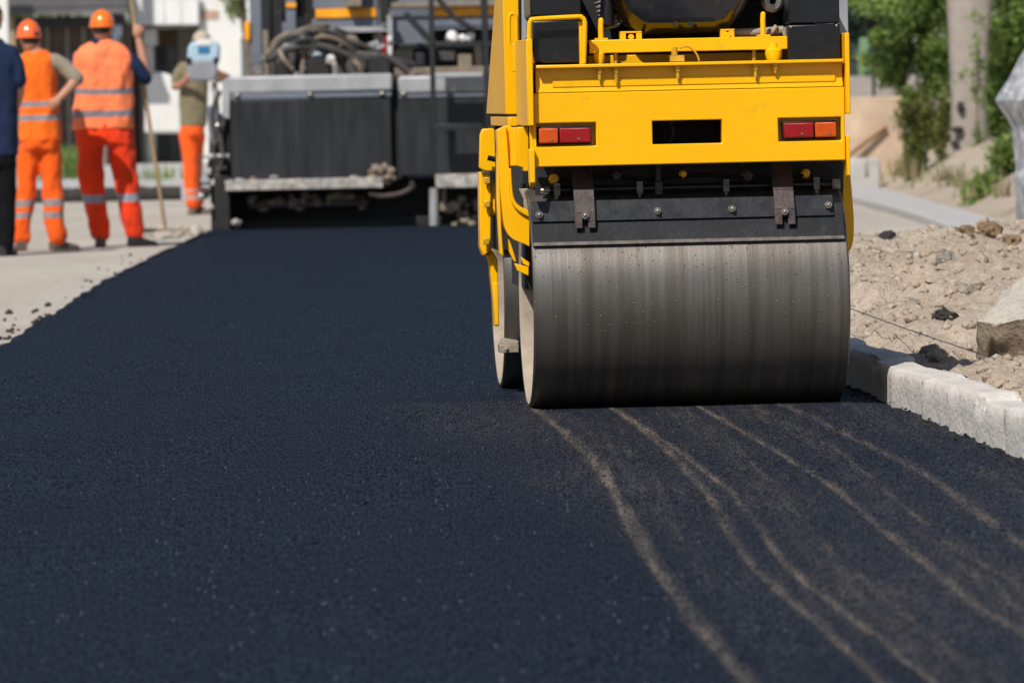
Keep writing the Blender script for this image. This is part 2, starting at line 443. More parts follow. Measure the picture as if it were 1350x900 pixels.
for pts, wd, am in streaks_px:
    g = [G(*p) for p in pts]; sm = cr_interp([(q.x, q.y) for q in g], 8)
    sm = sorted([(q[0], q[1]) for q in sm], key=lambda q: q[1]); sm.append((sm[-1][0] - .05, sm[-1][1] + 1.2)); ST.append((sm, wd, am))

def build_asphalt():
    ys = list(np.arange(5.0, 10.5, .5)) + list(np.arange(10.5, 22.6, .06)) + list(np.arange(22.6, 54.6, .06))
    nl, nf = 40, 380; vs = []; dust = []
    for Y in ys:
        lx = left_x(Y) + .05 * noise.noise((Y * 1.3, 0, 0)) + .045 * noise.noise((Y * 3, 3, 0)) + .03 * noise.noise((Y * 6.5, 7, 0))
        rx = kerb_x(Y) + .10; mx = rx - 2.4
        xs = [lx + (mx - lx) * (i / nl) ** 1.05 for i in range(nl)] + [mx + (rx - mx) * i / nf for i in range(nf + 1)]
        sts = [(lerp_pts(s, Y), wd, am, noise.noise((Y * .9, k * 5.3, 0)), noise.noise((Y * 2.3, k * 3.1, 4))) for k, (s, wd, am) in enumerate(ST)]
        for i, x in enumerate(xs):
            z = .004 * noise.noise((x * 1.5, Y * .7, 0)) if i > 3 else 0
            d = 0.0
            if x > mx:
                for sx, wd, am, na, nb in sts:
                    u = (x - sx) / (.52 * wd * (1 + .45 * na))
                    # ribs have a crisp outer edge and a feathered inner one
                    u *= .55 if u > 0 else 1.15
                    if abs(u) < 3.5: d += .85 * am * (1 + .45 * nb) * math.exp(-u * u * .8)
                e = rx - .10 - x
                z += .010 * math.exp(-(e / .05) ** 2) * noise.noise((x * 25, Y * 12, 2))
                if e < .16: z += -.010 * (1 - e / .16) if e > 0 else -.01
                # broad haze of tracked dust
                if Y < 22.3: d += max(0, .10 + .12 * noise.noise((x * 1.4, Y * .35, 9))) * sstep(0.0, .5, x - (mx + .9) - (Y - 12) * -.06)
                fade = sstep(23.2, 21.9, Y) if Y > 21.9 else 1
                d *= fade * (.72 + .9 * max(-.3, noise.noise((x * 38, Y * 2.2, 6)))) * (1 + .5 * noise.noise((x * 2, Y * 1.4, 16)))
            edge = i / nl
            if 3 < i < 12 : z *= .3
            if i == 0: z = -.050
            elif i == 1: z = -.012
            vs.append((x, Y, z)); dust.append(max(0, d))
    n = nl + nf + 1
    # squeeze the first columns into a ragged shoulder
    for r in range(len(ys)):
        x0 = vs[r * n][0]; Y = ys[r]
        for i, off in ((1, .02), (2, .05), (3, .085)):
            x, y, z = vs[r * n + i]
            jit = .006 * noise.noise((Y * 23, i, 1))
            vs[r * n + i] = (x0 + off + jit, y, (-.014 + .012 * noise.noise((Y * 19, i * 3, 5))) if i == 1 else (-.003 if i == 2 else 0))
    fs = [(j * n + i, j * n + i + 1, (j + 1) * n + i + 1, (j + 1) * n + i) for j in range(len(ys) - 1) for i in range(n - 1)]
    me = bpy.data.meshes.new("road"); me.from_pydata(vs, [], fs); me.materials.append(MAT['asphalt']); me.shade_smooth()
    a = me.attributes.new("dust", 'FLOAT', 'POINT'); a.data.foreach_set('value', np.array(dust, dtype=np.float32))
    o = bpy.data.objects.new("road", me); COL.objects.link(o); tag(o, "fresh black asphalt mat with pale dust streaks behind the roller", None, None, 'structure')
build_asphalt()

def bank_h(x, Y):
    e = x - kerb_x(Y)
    h = .055 + .31 * sstep(22.6, 28.0, Y + .35 * noise.noise((x * 1.2, 0, 0))) * (1 - sstep(29.5, 37, Y))
    h += .05 * sstep(.5, 1.4, e) * sstep(20, 24, Y) * (1 - sstep(31, 38, Y))
    h *= sstep(.10, .45, e) * .75 + .25
    damp = (1 - sstep(34, 40, Y))
    h -= .10 * sstep(33, 40, Y)
    v = (x, Y * .85, 0)
    h += damp * (.055 * noise.noise((x * 1.7, Y * 1.1, 1)) + .045 * noise.noise((x * 4.2, Y * 3.2, 2)) + .034 * noise.noise((x * 10, Y * 7, 3)) - .026 * abs(noise.noise((x * 19, Y * 13, 4))) + .015 * noise.noise((x * 40, Y * 30, 5)))
    return h
def build_bank():
    ys = list(np.arange(5, 17.5, .25)) + list(np.arange(17.5, 33, .035)) + list(np.arange(33, 42, .25))
    es = list(np.arange(.16, 1.75, .02)) + list(np.arange(1.75, 7, .25))
    vs = []
    for Y in ys:
        k = kerb_x(Y)
        for e in es:
            h = bank_h(k + e, Y)
            h = -.06 + (h + .06) * sstep(5, 6.5, Y)
            if e > 5: h = h * (7 - e) / 2 - .06 * (e - 5) / 2
            vs.append((k + e, Y, h))
    n = len(es)
    fs = [(j * n + i, j * n + i + 1, (j + 1) * n + i + 1, (j + 1) * n + i) for j in range(len(ys) - 1) for i in range(n - 1)]
    me = bpy.data.meshes.new("earth_bank"); me.from_pydata(vs, [], fs); me.materials.append(MAT['earth']); me.shade_smooth()
    o = bpy.data.objects.new("earth_bank", me); COL.objects.link(o); tag(o, "dug sandy earth heaped behind the kerb", None, None, 'structure')
build_bank()

def rock_mesh(mb, c, r, seed, flat=.75, rough=.35, sub=2, planes=0):
    bm = bmesh.new(); bmesh.ops.create_icosphere(bm, subdivisions=sub, radius=1)
    rr = random.Random(seed); cuts = [(Vector((rr.uniform(-1, 1), rr.uniform(-1, 1), rr.uniform(-.6, 1))).normalized(), rr.uniform(.5, .8)) for _ in range(planes)]
    rx, ry, rz = (r * rr.uniform(.8, 1.3), r * rr.uniform(.8, 1.3), r * flat) if not hasattr(r, '__len__') else r
    for v in bm.verts:
        p = v.co.copy()
        for nrm, dd in cuts:
            k = p.dot(nrm) - dd
            if k > 0: p -= nrm * k
        f = 1 + rough * noise.noise(p * 1.5 + Vector((seed * 3.1, 0, 0))) + rough * .5 * noise.noise(p * 4 + Vector((0, seed * 1.7, 0)))
        v.co = Vector((p.x * rx, p.y * ry, p.z * rz)) * f
    bm.verts.index_update()
    mb.add([v.co + Vector(c) for v in bm.verts], [[v.index for v in f.verts] for f in bm.faces]); bm.free()

def build_gravel():
    mb = MB(); rr = random.Random(3)
    for i in range(4200):
        Y = rr.uniform(18, 32); e = rr.uniform(.22, 1.7); x = kerb_x(Y) + e
        r = rr.choice([.005, .006, .008, .010, .013, .018, .026]) * rr.uniform(.7, 1.4)
        rock_mesh(mb, (x, Y, bank_h(x, Y) + r * .05), r, i, .7, .4, 1)
    tag(mb.obj("gravel", 'earth', smooth=60), "loose stones and crumbs over the dug earth", None, None, 'stuff')
    mb = MB()
    for i in range(110):
        Y = rr.choice([rr.uniform(24, 34), rr.uniform(24, 48)]); d = abs(rr.gauss(0, .16)); x = left_x(Y) - d - .01
        r = rr.choice([.006, .008, .011, .017]) * rr.uniform(.7, 1.3) * (1.2 if d < .12 else .8)
        rock_mesh(mb, (x, Y, -.055 + r * .5), r, i + 5000, .8, .4, 1)
    for px, py, r in ((12, 413, .022), (63, 403, .02), (48, 410, .013), (16, 435, .012), (120, 372, .012), (44, 412, .012)):
        p = G(px, py, -.05); rock_mesh(mb, (p.x, p.y, -.045), r, int(px), .8, .4, 2)
    for i in range(170):
        Y = rr.uniform(15, 26); x = kerb_x(Y) - abs(rr.gauss(0, .05)) - .005
        r = rr.choice([.003, .004, .006, .008])
        rock_mesh(mb, (x, Y, -.002), r, i + 9000, .7, .4, 1)
    tag(mb.obj("asphalt_crumbs", 'darkrock', smooth=60), "black asphalt crumbs strewn along the mat edges", None, None, 'stuff')
build_gravel()

def rubble():
    rr = random.Random(77); n_ = 0
    while n_ < 46:
        Y = rr.uniform(20.5, 30); x = kerb_x(Y) + rr.uniform(.26, 1.5); r = rr.uniform(.018, .045)
        mb = MB(); rock_mesh(mb, (0, 0, 0), r, n_ + 60, rr.uniform(.5, .9), .45, 3, rr.choice([0, 4, 6])); o = mb.obj("rubble_stone", (mt := rr.choice(['rock', 'rock', 'earth', 'clod', 'earth', 'darkrock' if n_ % 5 == 0 else 'rock'])), smooth=35)
        o.location = (x, Y, bank_h(x, Y) + r * .15); o.rotation_euler = (0, 0, rr.uniform(0, 6)); tag(o, {'rock': 'small pale grey', 'earth': 'small sand coloured', 'clod': 'small brown', 'darkrock': 'small black'}[mt] + ' broken stone among the rubble of the earth bank', "stone", "rubble stones on the earth bank"); n_ += 1
rubble()
# named rocks on the bank
def single_rock(name, px, py, Y, r, seed, mat, label, cat, **kw):
    d_ = ray(px, py); p = CAM + d_ * (16 / d_.y)
    while p.z > bank_h(p.x, p.y) + r[2] * .35 and p.y < 40: p += d_ * (.02 / d_.y)
    mb = MB(); rock_mesh(mb, (0, 0, 0), r, seed, **kw); o = mb.obj(name, mat, smooth=30); o.location = p; return tag(o, label, cat)
def boulder_mat():
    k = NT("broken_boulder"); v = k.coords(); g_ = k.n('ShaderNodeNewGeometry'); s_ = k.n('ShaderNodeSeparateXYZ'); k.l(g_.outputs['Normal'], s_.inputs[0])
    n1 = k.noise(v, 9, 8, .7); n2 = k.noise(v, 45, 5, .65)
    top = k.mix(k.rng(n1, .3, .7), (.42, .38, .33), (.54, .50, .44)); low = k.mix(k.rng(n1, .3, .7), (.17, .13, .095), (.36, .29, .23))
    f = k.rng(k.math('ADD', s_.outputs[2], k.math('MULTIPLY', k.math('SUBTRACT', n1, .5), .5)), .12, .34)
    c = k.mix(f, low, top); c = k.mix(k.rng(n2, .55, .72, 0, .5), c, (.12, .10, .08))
    k.set(Base_Color=c, Roughness=.9, Specular_IOR_Level=.2); k.bump(k.math('ADD', n1, n2), .8, .02); return k.m
MAT['boulder'] = boulder_mat()
def boulder():
    Yb = 23.4; O = D(1340, 490, Yb); bm = bmesh.new()
    for px, py, dy in ((1287, 424, -.02), (1318, 427, -.10), (1350, 366, .16), (1400, 338, .30), (1430, 390, .05), (1352, 420, -.14), (1400, 430, -.12), (1287, 468, .06), (1300, 492, .0), (1352, 505, -.04), (1440, 500, .0), (1440, 420, .45), (1310, 480, .4), (1340, 372, .3)):
        bm.verts.new(D(px, py, Yb + dy) - O)
    bmesh.ops.convex_hull(bm, input=bm.verts); bmesh.ops.delete(bm, geom=[v for v in bm.verts if not v.link_faces], context='VERTS')
    bmesh.ops.triangulate(bm, faces=bm.faces)
    for _ in range(5):
        L = [e for e in bm.edges if e.calc_length() > .022]
        if not L: break
        bmesh.ops.subdivide_edges(bm, edges=L, cuts=1); bmesh.ops.triangulate(bm, faces=bm.faces)
    bm.normal_update()
    for v in bm.verts:
        p = v.co; v.co = p + v.normal * (.016 * noise.noise(p * 7) + .010 * noise.noise(p * 19) + .005 * noise.noise(p * 45))
    mb = MB(); bm.verts.index_update(); mb.add([v.co.copy() for v in bm.verts], [[v.index for v in f.verts] for f in bm.faces]); bm.free()
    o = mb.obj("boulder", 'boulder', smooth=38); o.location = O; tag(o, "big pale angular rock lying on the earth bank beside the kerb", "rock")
boulder()
single_rock("asphalt_lump", 1248, 415, 24.3, (.052, .06, .03), 5, 'darkrock', "dark flat-topped asphalt lump lying midway up the earth bank", "lump", rough=.5, sub=3, planes=4)
single_rock("asphalt_lump", 1170, 313, 30.5, (.05, .05, .036), 8, 'darkrock', "dark round asphalt lump on the bank close to the roller", "lump", rough=.4, sub=3, planes=3)
single_rock("earth_clod", 1304, 306, 29.2, (.056, .06, .042), 21, 'clod', "brown round earth clod on the crest of the bank", "clod", rough=.6, sub=3)
single_rock("earth_clod", 1332, 319, 28.6, (.045, .05, .036), 25, 'clod', "smaller darker brown clod just right of the crest clod", "clod", rough=.6, sub=3)

# kerb stones
STONES = []
def kerb():
    Y = 9.0; i = 0; ang = math.atan2(-kdir.x, kdir.y)
    words_ = ["", ]
    while Y < 31:
        L = .62 + .22 * random.random(); rr = random.Random(i + 40)
        mb = MB(); H = .27; W = .155; nx, ny, nz = 5, 14, 5
        # subdivided block with chipped edges
        bm = bmesh.new(); bmesh.ops.create_cube(bm, size=1); bmesh.ops.subdivide_edges(bm, edges=bm.edges, cuts=7, use_grid_fill=True)
        for v in bm.verts:
            p = Vector((v.co.x * W, v.co.y * (L - .022), v.co.z * H))
            near = sum(1 for a in (abs(v.co.x) > .49, abs(v.co.y) > .49, abs(v.co.z) > .49) if a)
            q = Vector((p.x, p.y + i * 3.7, p.z))
            if near >= 2:
                k = .009 + .024 * max(0, noise.noise(q * 8))
                p -= Vector((math.copysign(k, p.x) if abs(v.co.x) > .49 else 0, math.copysign(k, p.y) if abs(v.co.y) > .49 else 0, math.copysign(k, p.z) if abs(v.co.z) > .49 else 0))
            p += Vector((.004 * noise.noise(q * 7), 0, .004 * noise.noise(q * 6 + Vector((5, 0, 0)))))
            v.co = p
        me = bpy.data.meshes.new("kerb_stone"); bm.to_mesh(me); bm.free(); me.materials.append(MAT['kerb']); me.shade_smooth(); me.set_sharp_from_angle(angle=R_(50))
        o = bpy.data.objects.new("kerb_stone", me); COL.objects.link(o)
        c = Y + L / 2; off = rr.uniform(-.016, .016) + (.012 if i % 2 else -.012)
        o.location = (kerb_x(c) + W / 2 + off, c, .125 - H / 2 + rr.uniform(-.010, .010)); o.rotation_euler = (rr.uniform(-.006, .006), rr.uniform(-.02, .02), ang + rr.uniform(-.02, .045) + .022)
        p_far = c > 21.6
        n_lit = len([0 for k_ in STONES if k_ == 'lit']); n_sh = len([0 for k_ in STONES if k_ == 'shade']); W_ = ['first', 'second', 'third', 'fourth', 'fifth', 'sixth', 'seventh', 'eighth', 'ninth', 'tenth']
        lab = ("pale concrete kerb stone in the roller's shadow, " + W_[n_sh] + " from the sunlit ones" if 21.6 < c < 24.5 else
               "pale concrete kerb stone beyond the roller" if c >= 24.5 else
               "sunlit concrete kerb stone along the right road edge, " + W_[n_lit] + " counted from the front" if c > 17.6 else "sunlit concrete kerb stone at the near end of the right road edge")
        STONES.append("shade" if 21.6 < c < 24.5 else "far" if c >= 24.5 else "lit" if c > 17.6 else "near")
        tag(o, lab, "kerb stone", "kerb stones along the right road edge"); Y += L; i += 1
kerb()

# string line
sa, sb = D(1100, 399, 25.2), D(1312, 473, 22.85)
mb = MB(); mid = (sa + sb) / 2; mid.z -= .004; mb.tube([sa, mid, sb], .0022, 6, sm=6)
for p in (sa, sb):
    z0 = bank_h(p.x, p.y) - .1
st = mb.obj("string_line", plain("twine", (.06, .055, .05), .8)); tag(st, "thin dark string line stretched from behind the roller to the boulder", "string")
for p, lab in ((sa, "thin steel stake holding the string behind the roller"),):
    mb = MB(); z0 = bank_h(p.x, p.y) - .1; mb.tube([(0, 0, z0 - p.z), (0, 0, .02)], .005, 8); mb.ball((0, 0, .022), .008)
    o = mb.obj("stake", 'rust'); o.location = p; tag(o, lab, "stake")
# ------------------------------------------------------------------ road roller
RZ = R_(3.75)
rc = G(902, 532)
roller = empty("road_roller", (rc.x, rc.y, 0), RZ)
tag(roller, "yellow tandem road roller seen from behind on the fresh asphalt", "road roller")
RINV = (Matrix.Translation(roller.location) @ Matrix.Rotation(RZ, 4, 'Z')).inverted()
CAML = RINV @ CAM
def q(px, py, yl):
    """sight line through the photo's pixel met with the roller's own upright plane y = yl"""
    d = RINV.to_3x3() @ ray(px, py); return CAML + d * ((yl - CAML.y) / d.y)
def qx(px, py, xl):
    d = RINV.to_3x3() @ ray(px, py); return CAML + d * ((xl - CAML.x) / d.x)
def plate(mb, pts, yl, th):
    P = [q(x, y, yl) for x, y in pts]; return mb.prism([(p.x, p.z) for p in P], 'y', yl, yl + th)
def qbox(mb, x0, y0, x1, y1, yl, th):
    a, b = q(x0, y1, yl), q(x1, y0, yl); cx = q((x0 + x1) / 2, (y0 + y1) / 2, yl)
    w_, h_ = abs(b.x - a.x), abs((q((x0 + x1) / 2, y0, yl).z - q((x0 + x1) / 2, y1, yl).z))
    return mb.box((cx.x, yl + th / 2, cx.z), (w_, th, h_))
def rpart(name, mb, m, parent=None, bevel=.003, **kw): return mb.obj(name, m, parent or roller, bevel=bevel, **kw)

MAT['edgegrey'] = plain('worn_blade_edge', (.11, .095, .082), .7, 0, .5, 26, (.03, .028, .026), .8, .2, 60); MAT['dustside'] = plain('dusty_drum_side', (.33, .27, .215), .85, 0, .2, 8, (.20, .14, .10), .7, .3, 40); MAT['steeldark'] = plain('oily_fitting', (.10, .095, .09), .35, .8, .4, 20, (.2, .12, .05), .6)
MAT['blackgloss'] = plain('glossy_black', (.006, .007, .010), .25, 0, .3, 8, (.05, .045, .04), .35, .08, 60, coat=.6)
WD, RD, WB = 1.125, .393, 1.60
def make_drum(yc):
    mb = MB(); h = WD / 2; e = .008
    prof = [(-h, RD - e), (-h + e * .4, RD - e * .3), (-h + e, RD), (h - e, RD), (h - e * .4, RD - e * .3), (h, RD - e), (h, RD - .014), (h - .012, RD - .014), (-h + .012, RD - .014), (-h, RD - .014)]
    mb.lathe(prof, 'x', n=160)
    o = mb.obj("drum", 'drum', roller, smooth=25); o.location = (0, yc, RD)
    for s_ in (-1, 1):
        mb = MB(); mb.lathe([(s_ * (h - .001), RD - .0145), (s_ * (h - .012), RD - .024), (s_ * (h - .15), RD - .034), (s_ * (h - .15), .12), (s_ * (h - .10), .11), (s_ * (h - .10), .02), (s_ * (h - .2), .02), (s_ * (h - .2), RD - .0145)], 'x', n=120); mb.obj("drum_side", 'dustside', o)
    for s_ in (-1, 1):
        mb = MB(); mb.lathe([(s_ * (h - .098), .02), (s_ * (h - .098), .16), (s_ * (h - .085), .165), (s_ * (h - .07), .10), (s_ * (h - .05), .09), (s_ * (h - .05), .01)], 'x', n=32)
        for k in range(8):
            a = 2 * math.pi * k / 8; mb.box((s_ * (h - .08), .135 * math.cos(a), .135 * math.sin(a)), (.02, .018, .018))
        mb.obj("drum_hub", 'dusty', o)
    return o
make_drum(0); make_drum(WB)

# --- rear frame: shelf, recess, main face with three openings
yM, yR, yF = -.375, -.362, -.41
X0, X1 = q(704, 170, yM).x, q(1114, 165, yM).x
zl = lambda py, yl: q(908, py, yl).z          # heights read down the middle of the machine
zt, zb = zl(119, yM), zl(216, yM)
lx0, lx1 = q(707, 178, yM).x, q(786, 178, yM).x; cx0, cx1 = q(860, 174, yM).x, q(952, 174, yM).x; rx0, rx1 = q(1026, 170, yM).x, q(1109, 170, yM).x
hz0, hz1 = zl(189.5, yM), zl(158.5, yM)
mb = MB()
mb.holed([X0, lx0, lx1, cx0, cx1, rx0, rx1, X1], [zb, hz0, hz1, zt], lambda i, j: not (j == 1 and i in (1, 3, 5)), yM, yM + .05)
rpart("rear_bumper", mb, 'yellow', bevel=.004)
zs, zr = zl(82, yF), zl(110, yR)
mb = MB()
mb.prism([(yF, zs), (yF, zs - .012), (yR - .003, zs - .012), (yR - .003, zr), (yM - .001, zt + .004), (yM - .001, zt + .0005), (yR + .04, zt + .0005), (yR + .04, zs)], 'x', X0 + .01, X1 - .004)
rpart("bumper_shelf", mb, 'yellow', bevel=.004)
# bottom return lip of the bumper
mb = MB(); mb.box2((X0 + .003, yM + .052, zb), (X1 - .003, yM + .20, zb + .012)); rpart("bumper_lip", mb, 'yellow')
# recess backs
for (a, b, m_) in ((lx0, lx1, 'yellow'), (rx0, rx1, 'yellow')):
    mb = MB(); mb.box2((a - .02, yM + .052, hz0 - .02), (b + .02, yM + .064, hz1 + .02)); rpart("lamp_recess", mb, m_)
mb = MB(); mb.holed([cx0 - .02, cx0 - .005, cx1 + .005, cx1 + .02], [hz0 - .02, hz0 - .005, hz1 + .005, hz1 + .02], lambda i, j: (i, j) != (1, 1), yM + .052, yM + .26)
mb.box2((cx0 - .02, yM + .262, hz0 - .02), (cx1 + .02, yM + .27, hz1 + .02)); rpart("towing_pocket", mb, 'blackmatte', bevel=0)
mb = MB(); pz = (hz0 + hz1) / 2
mb.tube([(cx0 + .055 + .03 * math.cos(a), yM + .12, pz + .045 * math.sin(a)) for a in np.linspace(-1.6, 1.6, 9)], .008, 8); rpart("cable", mb, 'rubber', bevel=0)
# lamps
def lamp(x0, x1, split, amber_left):
    yl = yM - .002
    a, b, c = q(x0, 178, yl).x, q(x1, 172, yl).x, q(split, 175, yl).x
    z1, z0 = hz1 - .012, hz0 + .006
    mb = MB(); mb.box2((a, yl + .012, z0), (b, yM + .05, z1)); h = rpart("tail_light", mb, 'rubber', bevel=.004)
    for u, v, m_, nm in ((a, c, 'amber_lens' if amber_left else 'red_lens', 'amber_lens' if amber_left else 'red_lens'), (c, b, 'red_lens' if amber_left else 'amber_lens', 'red_lens' if amber_left else 'amber_lens')):
        mb = MB(); mb.box2((u + .004, yl - .008, z0 + .006), (v - (.001 if u == a else .004), yl + .0115, z1 - .006)); L = mb.obj(nm, m_, h, bevel=.005, seg=3)
        mb = MB(); mb.lathe([(yl - .0115, .001), (yl - .0115, .004), (yl - .007, .004), (yl - .007, .001)], 'y', ((u + v) / 2 + .012, 0, z0 + .02), 10); mb.obj("lens_screw", 'bright', L)
lamp(709, 780, 736, True); lamp(1032, 1104, 1073, False)
# side cheeks of the rear frame
mb = MB()
zc0, zc1 = q(700, 166, yM).z, q(700, 52, yM).z
mb.prism([(yF - .004, zc0), (yF - .004, zc1), (.16, zc1), (.16, zc0)], 'x', X0 - .024, X0 - .002); rpart("side_cheek", mb, 'yellow')
mb = MB(); a = qx(705, 195, X0); 
mb.prism([(yM - .03, zl(192, yM)), (yM - .03, zl(236, yM)), (yM + .0, zl(243, yM)), (yM + .05, zl(236, yM)), (yM + .09, zl(192, yM))], 'x', X0 - .02, X0 - .001); rpart("side_ear", mb, 'yellow')
mb = MB(); mb.prism([(yF - .002, zl(155, yM)), (yF - .002, zl(48, yM)), (.15, zl(48, yM)), (.15, zl(155, yM))], 'x', X1 + .0015, X1 + .017); rpart("side_cheek", mb, 'yellow')
mb = MB(); mb.prism([(yM - .02, zl(184, yM)), (yM - .02, zl(236, yM)), (yM + .02, zl(240, yM)), (yM + .10, zl(215, yM)), (yM + .10, zl(184, yM))], 'x', X1 + .0015, X1 + .014); rpart("side_ear", mb, 'yellow')
# raised panel on the bumper's upper edge (second skin from 734 px rightwards)
mb = MB(); a = q(728, 100, yR).x; mb.box2((a, yR - .010, zl(112, yR)), (X1 - .03, yR - .0035, zl(101, yR))); rpart("stiffener_bar", mb, 'yellow')

# --- things standing on the shelf
for px, py0, py1, big in ((789.5, 84, 95, 0), (811.5, 84, 99, 1), (892.5, 84, 95, 0), (995, 84, 96, 1), (1021, 83, 91, 0)):
    p = q(px, 88, yF + .05); mb = MB(); z0 = zs - .014; L = (py1 - 84) / 370
    mb.lathe([(z0 - .001, .001), (z0 - .001, .014), (z0 - .004, .014), (z0 - .004, .001)], 'z', (p.x, yF + .024, 0), 20)
    mb.lathe([(z0 - .0045, .001), (z0 - .0045, .0115), (z0 - .018, .0115), (z0 - .018, .001)], 'z', (p.x, yF + .024, 0), 6)
    mb.lathe([(z0 - .0185, .001), (z0 - .0185, .0065), (z0 - .012 - L, .006), (z0 - .012 - L, .001)], 'z', (p.x, yF + .024, 0), 12)
    rpart("shelf_bolt", mb, 'yellowbolt', bevel=0)
yC = -.30
mb = MB(); a, b = q(777, 62, yC), q(1042, 60, yC); ct, cb = zl(50.5, yC), zl(68, yC)
mb.prism([(yC, cb), (yC, ct), (yC + .09, ct), (yC + .09, ct - .01), (yC + .011, ct - .011), (yC + .011, cb)], 'x', a.x, b.x); rpart("cross_bar", mb, 'yellow')
mb = MB(); qbox(mb, 775, 71, 1034, 84, -.12, .03); rpart("inner_rail", mb, 'yellow')
mb = MB(); qbox(mb, 768, 60, 1045, 84, -.08, .02); rpart("rail_backing", mb, 'blackmatte')
for px in (811.5, 994):
    mb = MB(); p = q(px, 75, yC + .03); mb.tube([(p.x, yC + .03, zs), (p.x, yC + .03, ct - .012)], .0075, 10); rpart("cross_bar_stud", mb, 'yellowbolt', bevel=0)
for px, w_ in ((790, .019), (1020, .031)):
    p = q(px, 75, yC + .01); mb = MB()
    mb.lathe([(zs + .0005, .002), (zs + .0005, w_ * .85), (zs + .022, w_), (zs + .036, w_), (zs + .046, w_ * .55), (zs + .062, w_ * .5), (zs + .062, .002)], 'z', (p.x, yC + .01, 0), 24); rpart("rubber_mount", mb, 'yellow', bevel=0)
for px, top in ((792, 27), (1006, 19)):
    mb = MB(); z1 = q(px, top, yC + .05).z; x = q(px, 40, yC + .05).x
    mb.tube([(x, yC + .05, ct + .001), (x, yC + .05, z1 - .02), (x + .002, yC + .055, z1)], .0095, 10); mb.ball((x + .002, yC + .055, z1), .0095); mb.box((x, yC + .05, ct + .004), (.045, .05, .006)); rpart("lifting_pin", mb, 'yellow', bevel=0)
for x0, x1, y0 in ((818, 846, 44), (950, 968, 41)):
    mb = MB(); qbox(mb, x0, y0, x0 + 7, y0 + 9, yC + .03, .05); qbox(mb, x1 - 7, y0, x1, y0 + 9, yC + .03, .05); qbox(mb, x0, y0 - 2.5, x1, y0 - .3, yC + .03, .05)
    p = q((x0 + x1) / 2, y0 + 5, yC + .028); mb.lathe([(yC + .022, .001), (yC + .022, .011), (yC + .05, .011), (yC + .05, .001)], 'y', (p.x, 0, p.z), 6); rpart("pan_bracket", mb, 'yellow', bevel=.002)
mb = MB(); a = q(885, 78, -.34); mb.box((a.x + .02, -.34, zs + .014), (.05, .03, .022)); mb.lathe([(0, .001), (0, .011), (.028, .011), (.028, .001)], 'z', (a.x + .012, -.34, zs + .026), 6)
mb.tube([(a.x + .03, -.34, zs + .05), (a.x + .06, -.335, zs + .055), (a.x + .09, -.33, zs + .03), (a.x + .10, -.33, zs + .004)], .0035, 8, sm=4); rpart("cable_clip", mb, 'yellowbolt', bevel=0)
# oil pan / fuel tank
mb = MB(); yP = -.27
outl = [(797, -70), (797, -8), (806, 6), (822, 30), (842, 44), (850, 46), (944, 44), (960, 40), (976, 24), (1000, -6), (1012, -20), (1012, -70)]
P = [q(x, y, yP) for x, y in outl]; n_ = len(P); cxm = sum(p.x for p in P) / n_
def ringp(sc_, dz, y): return [(cxm + (p.x - cxm) * sc_, y, p.z + dz * (1 if p.z < 1.46 else 0)) for p in P]
vs = ringp(.80, .062, yP - .02) + ringp(.90, .040, yP - .015) + ringp(.985, .008, yP + .035) + ringp(1, 0, yP + .06) + ringp(1, 0, yP + .6)
fs = [tuple(range(n_))] + [(r * n_ + i, r * n_ + (i + 1) % n_, (r + 1) * n_ + (i + 1) % n_, (r + 1) * n_ + i) for r in range(4) for i in range(n_)] + [tuple(range(5 * n_ - 1, 4 * n_ - 1, -1))]
mb.add(vs, fs); rpart("oil_pan", mb, 'blackgloss', bevel=.014, seg=4, smooth=50)
for px in (890, 910):
    p = q(px, 33, yP); mb = MB(); mb.lathe([(yP - .022, .0005), (yP - .022, .0085), (yP + .01, .0085), (yP + .01, .0005)], 'y', (p.x, 0, p.z + .004), 14); rpart("drain_plug", mb, 'blackmatte', bevel=0)
# ribbed hose and collar
mb = MB(); a, b = q(781, -60, -.16), q(806, 38, -.16); pts = [a.lerp(b, t) for t in np.linspace(0, 1, 60)]
mb.tube(pts, [.034 + .004 * math.sin(i * 1.9) for i in range(60)], 18); rpart("ribbed_hose", mb, 'hose', bevel=0)
mb = MB(); a, b = q(803, -40, -.20), q(800, 34, -.20); mb.tube([a, b], .026, 20); rpart("hose_collar", mb, 'black')
# black boxes
mb = MB(); qbox(mb, 703, 27, 768, 83, -.34, .4); rpart("battery_box", mb, 'black', bevel=.006)
mb = MB(); qbox(mb, 699, -28, 765, 21.5, -.33, .45); rpart("side_box", mb, 'black', bevel=.006)
mb = MB(); g = [(702, 84), (698, 60), (698, 34), (700, 28), (706, 25.5), (760, 22.5), (767, 23.5), (770.5, 28), (771, 40), (769.5, 84)]
pp = [q(x, y, -.385) for x, y in g]; mb.tube(pp, .0085, 10, sm=4); rpart("guard_frame", mb, 'yellow', bevel=0)
mb = MB(); mb.box2((pp[-1].x - .012, -.37, zs), (pp[-1].x + .006, -.10, zs + .15)); rpart("guard_side", mb, 'yellow')
mb = MB(); qbox(mb, 1039, 32.5, 1107.5, 79, -.33, .45); rpart("battery_box", mb, 'black', bevel=.005)
mb = MB(); qbox(mb, 1040, -28, 1106, 31, -.325, .45); rpart("side_box", mb, 'black', bevel=.005)
for px, py in ((1043, 36), (1103, 34)):
    p = q(px, py, -.332); mb = MB(); mb.ball((p.x, -.331, p.z), (.005, .004, .005)); rpart("box_rivet", mb, 'bright', bevel=0)
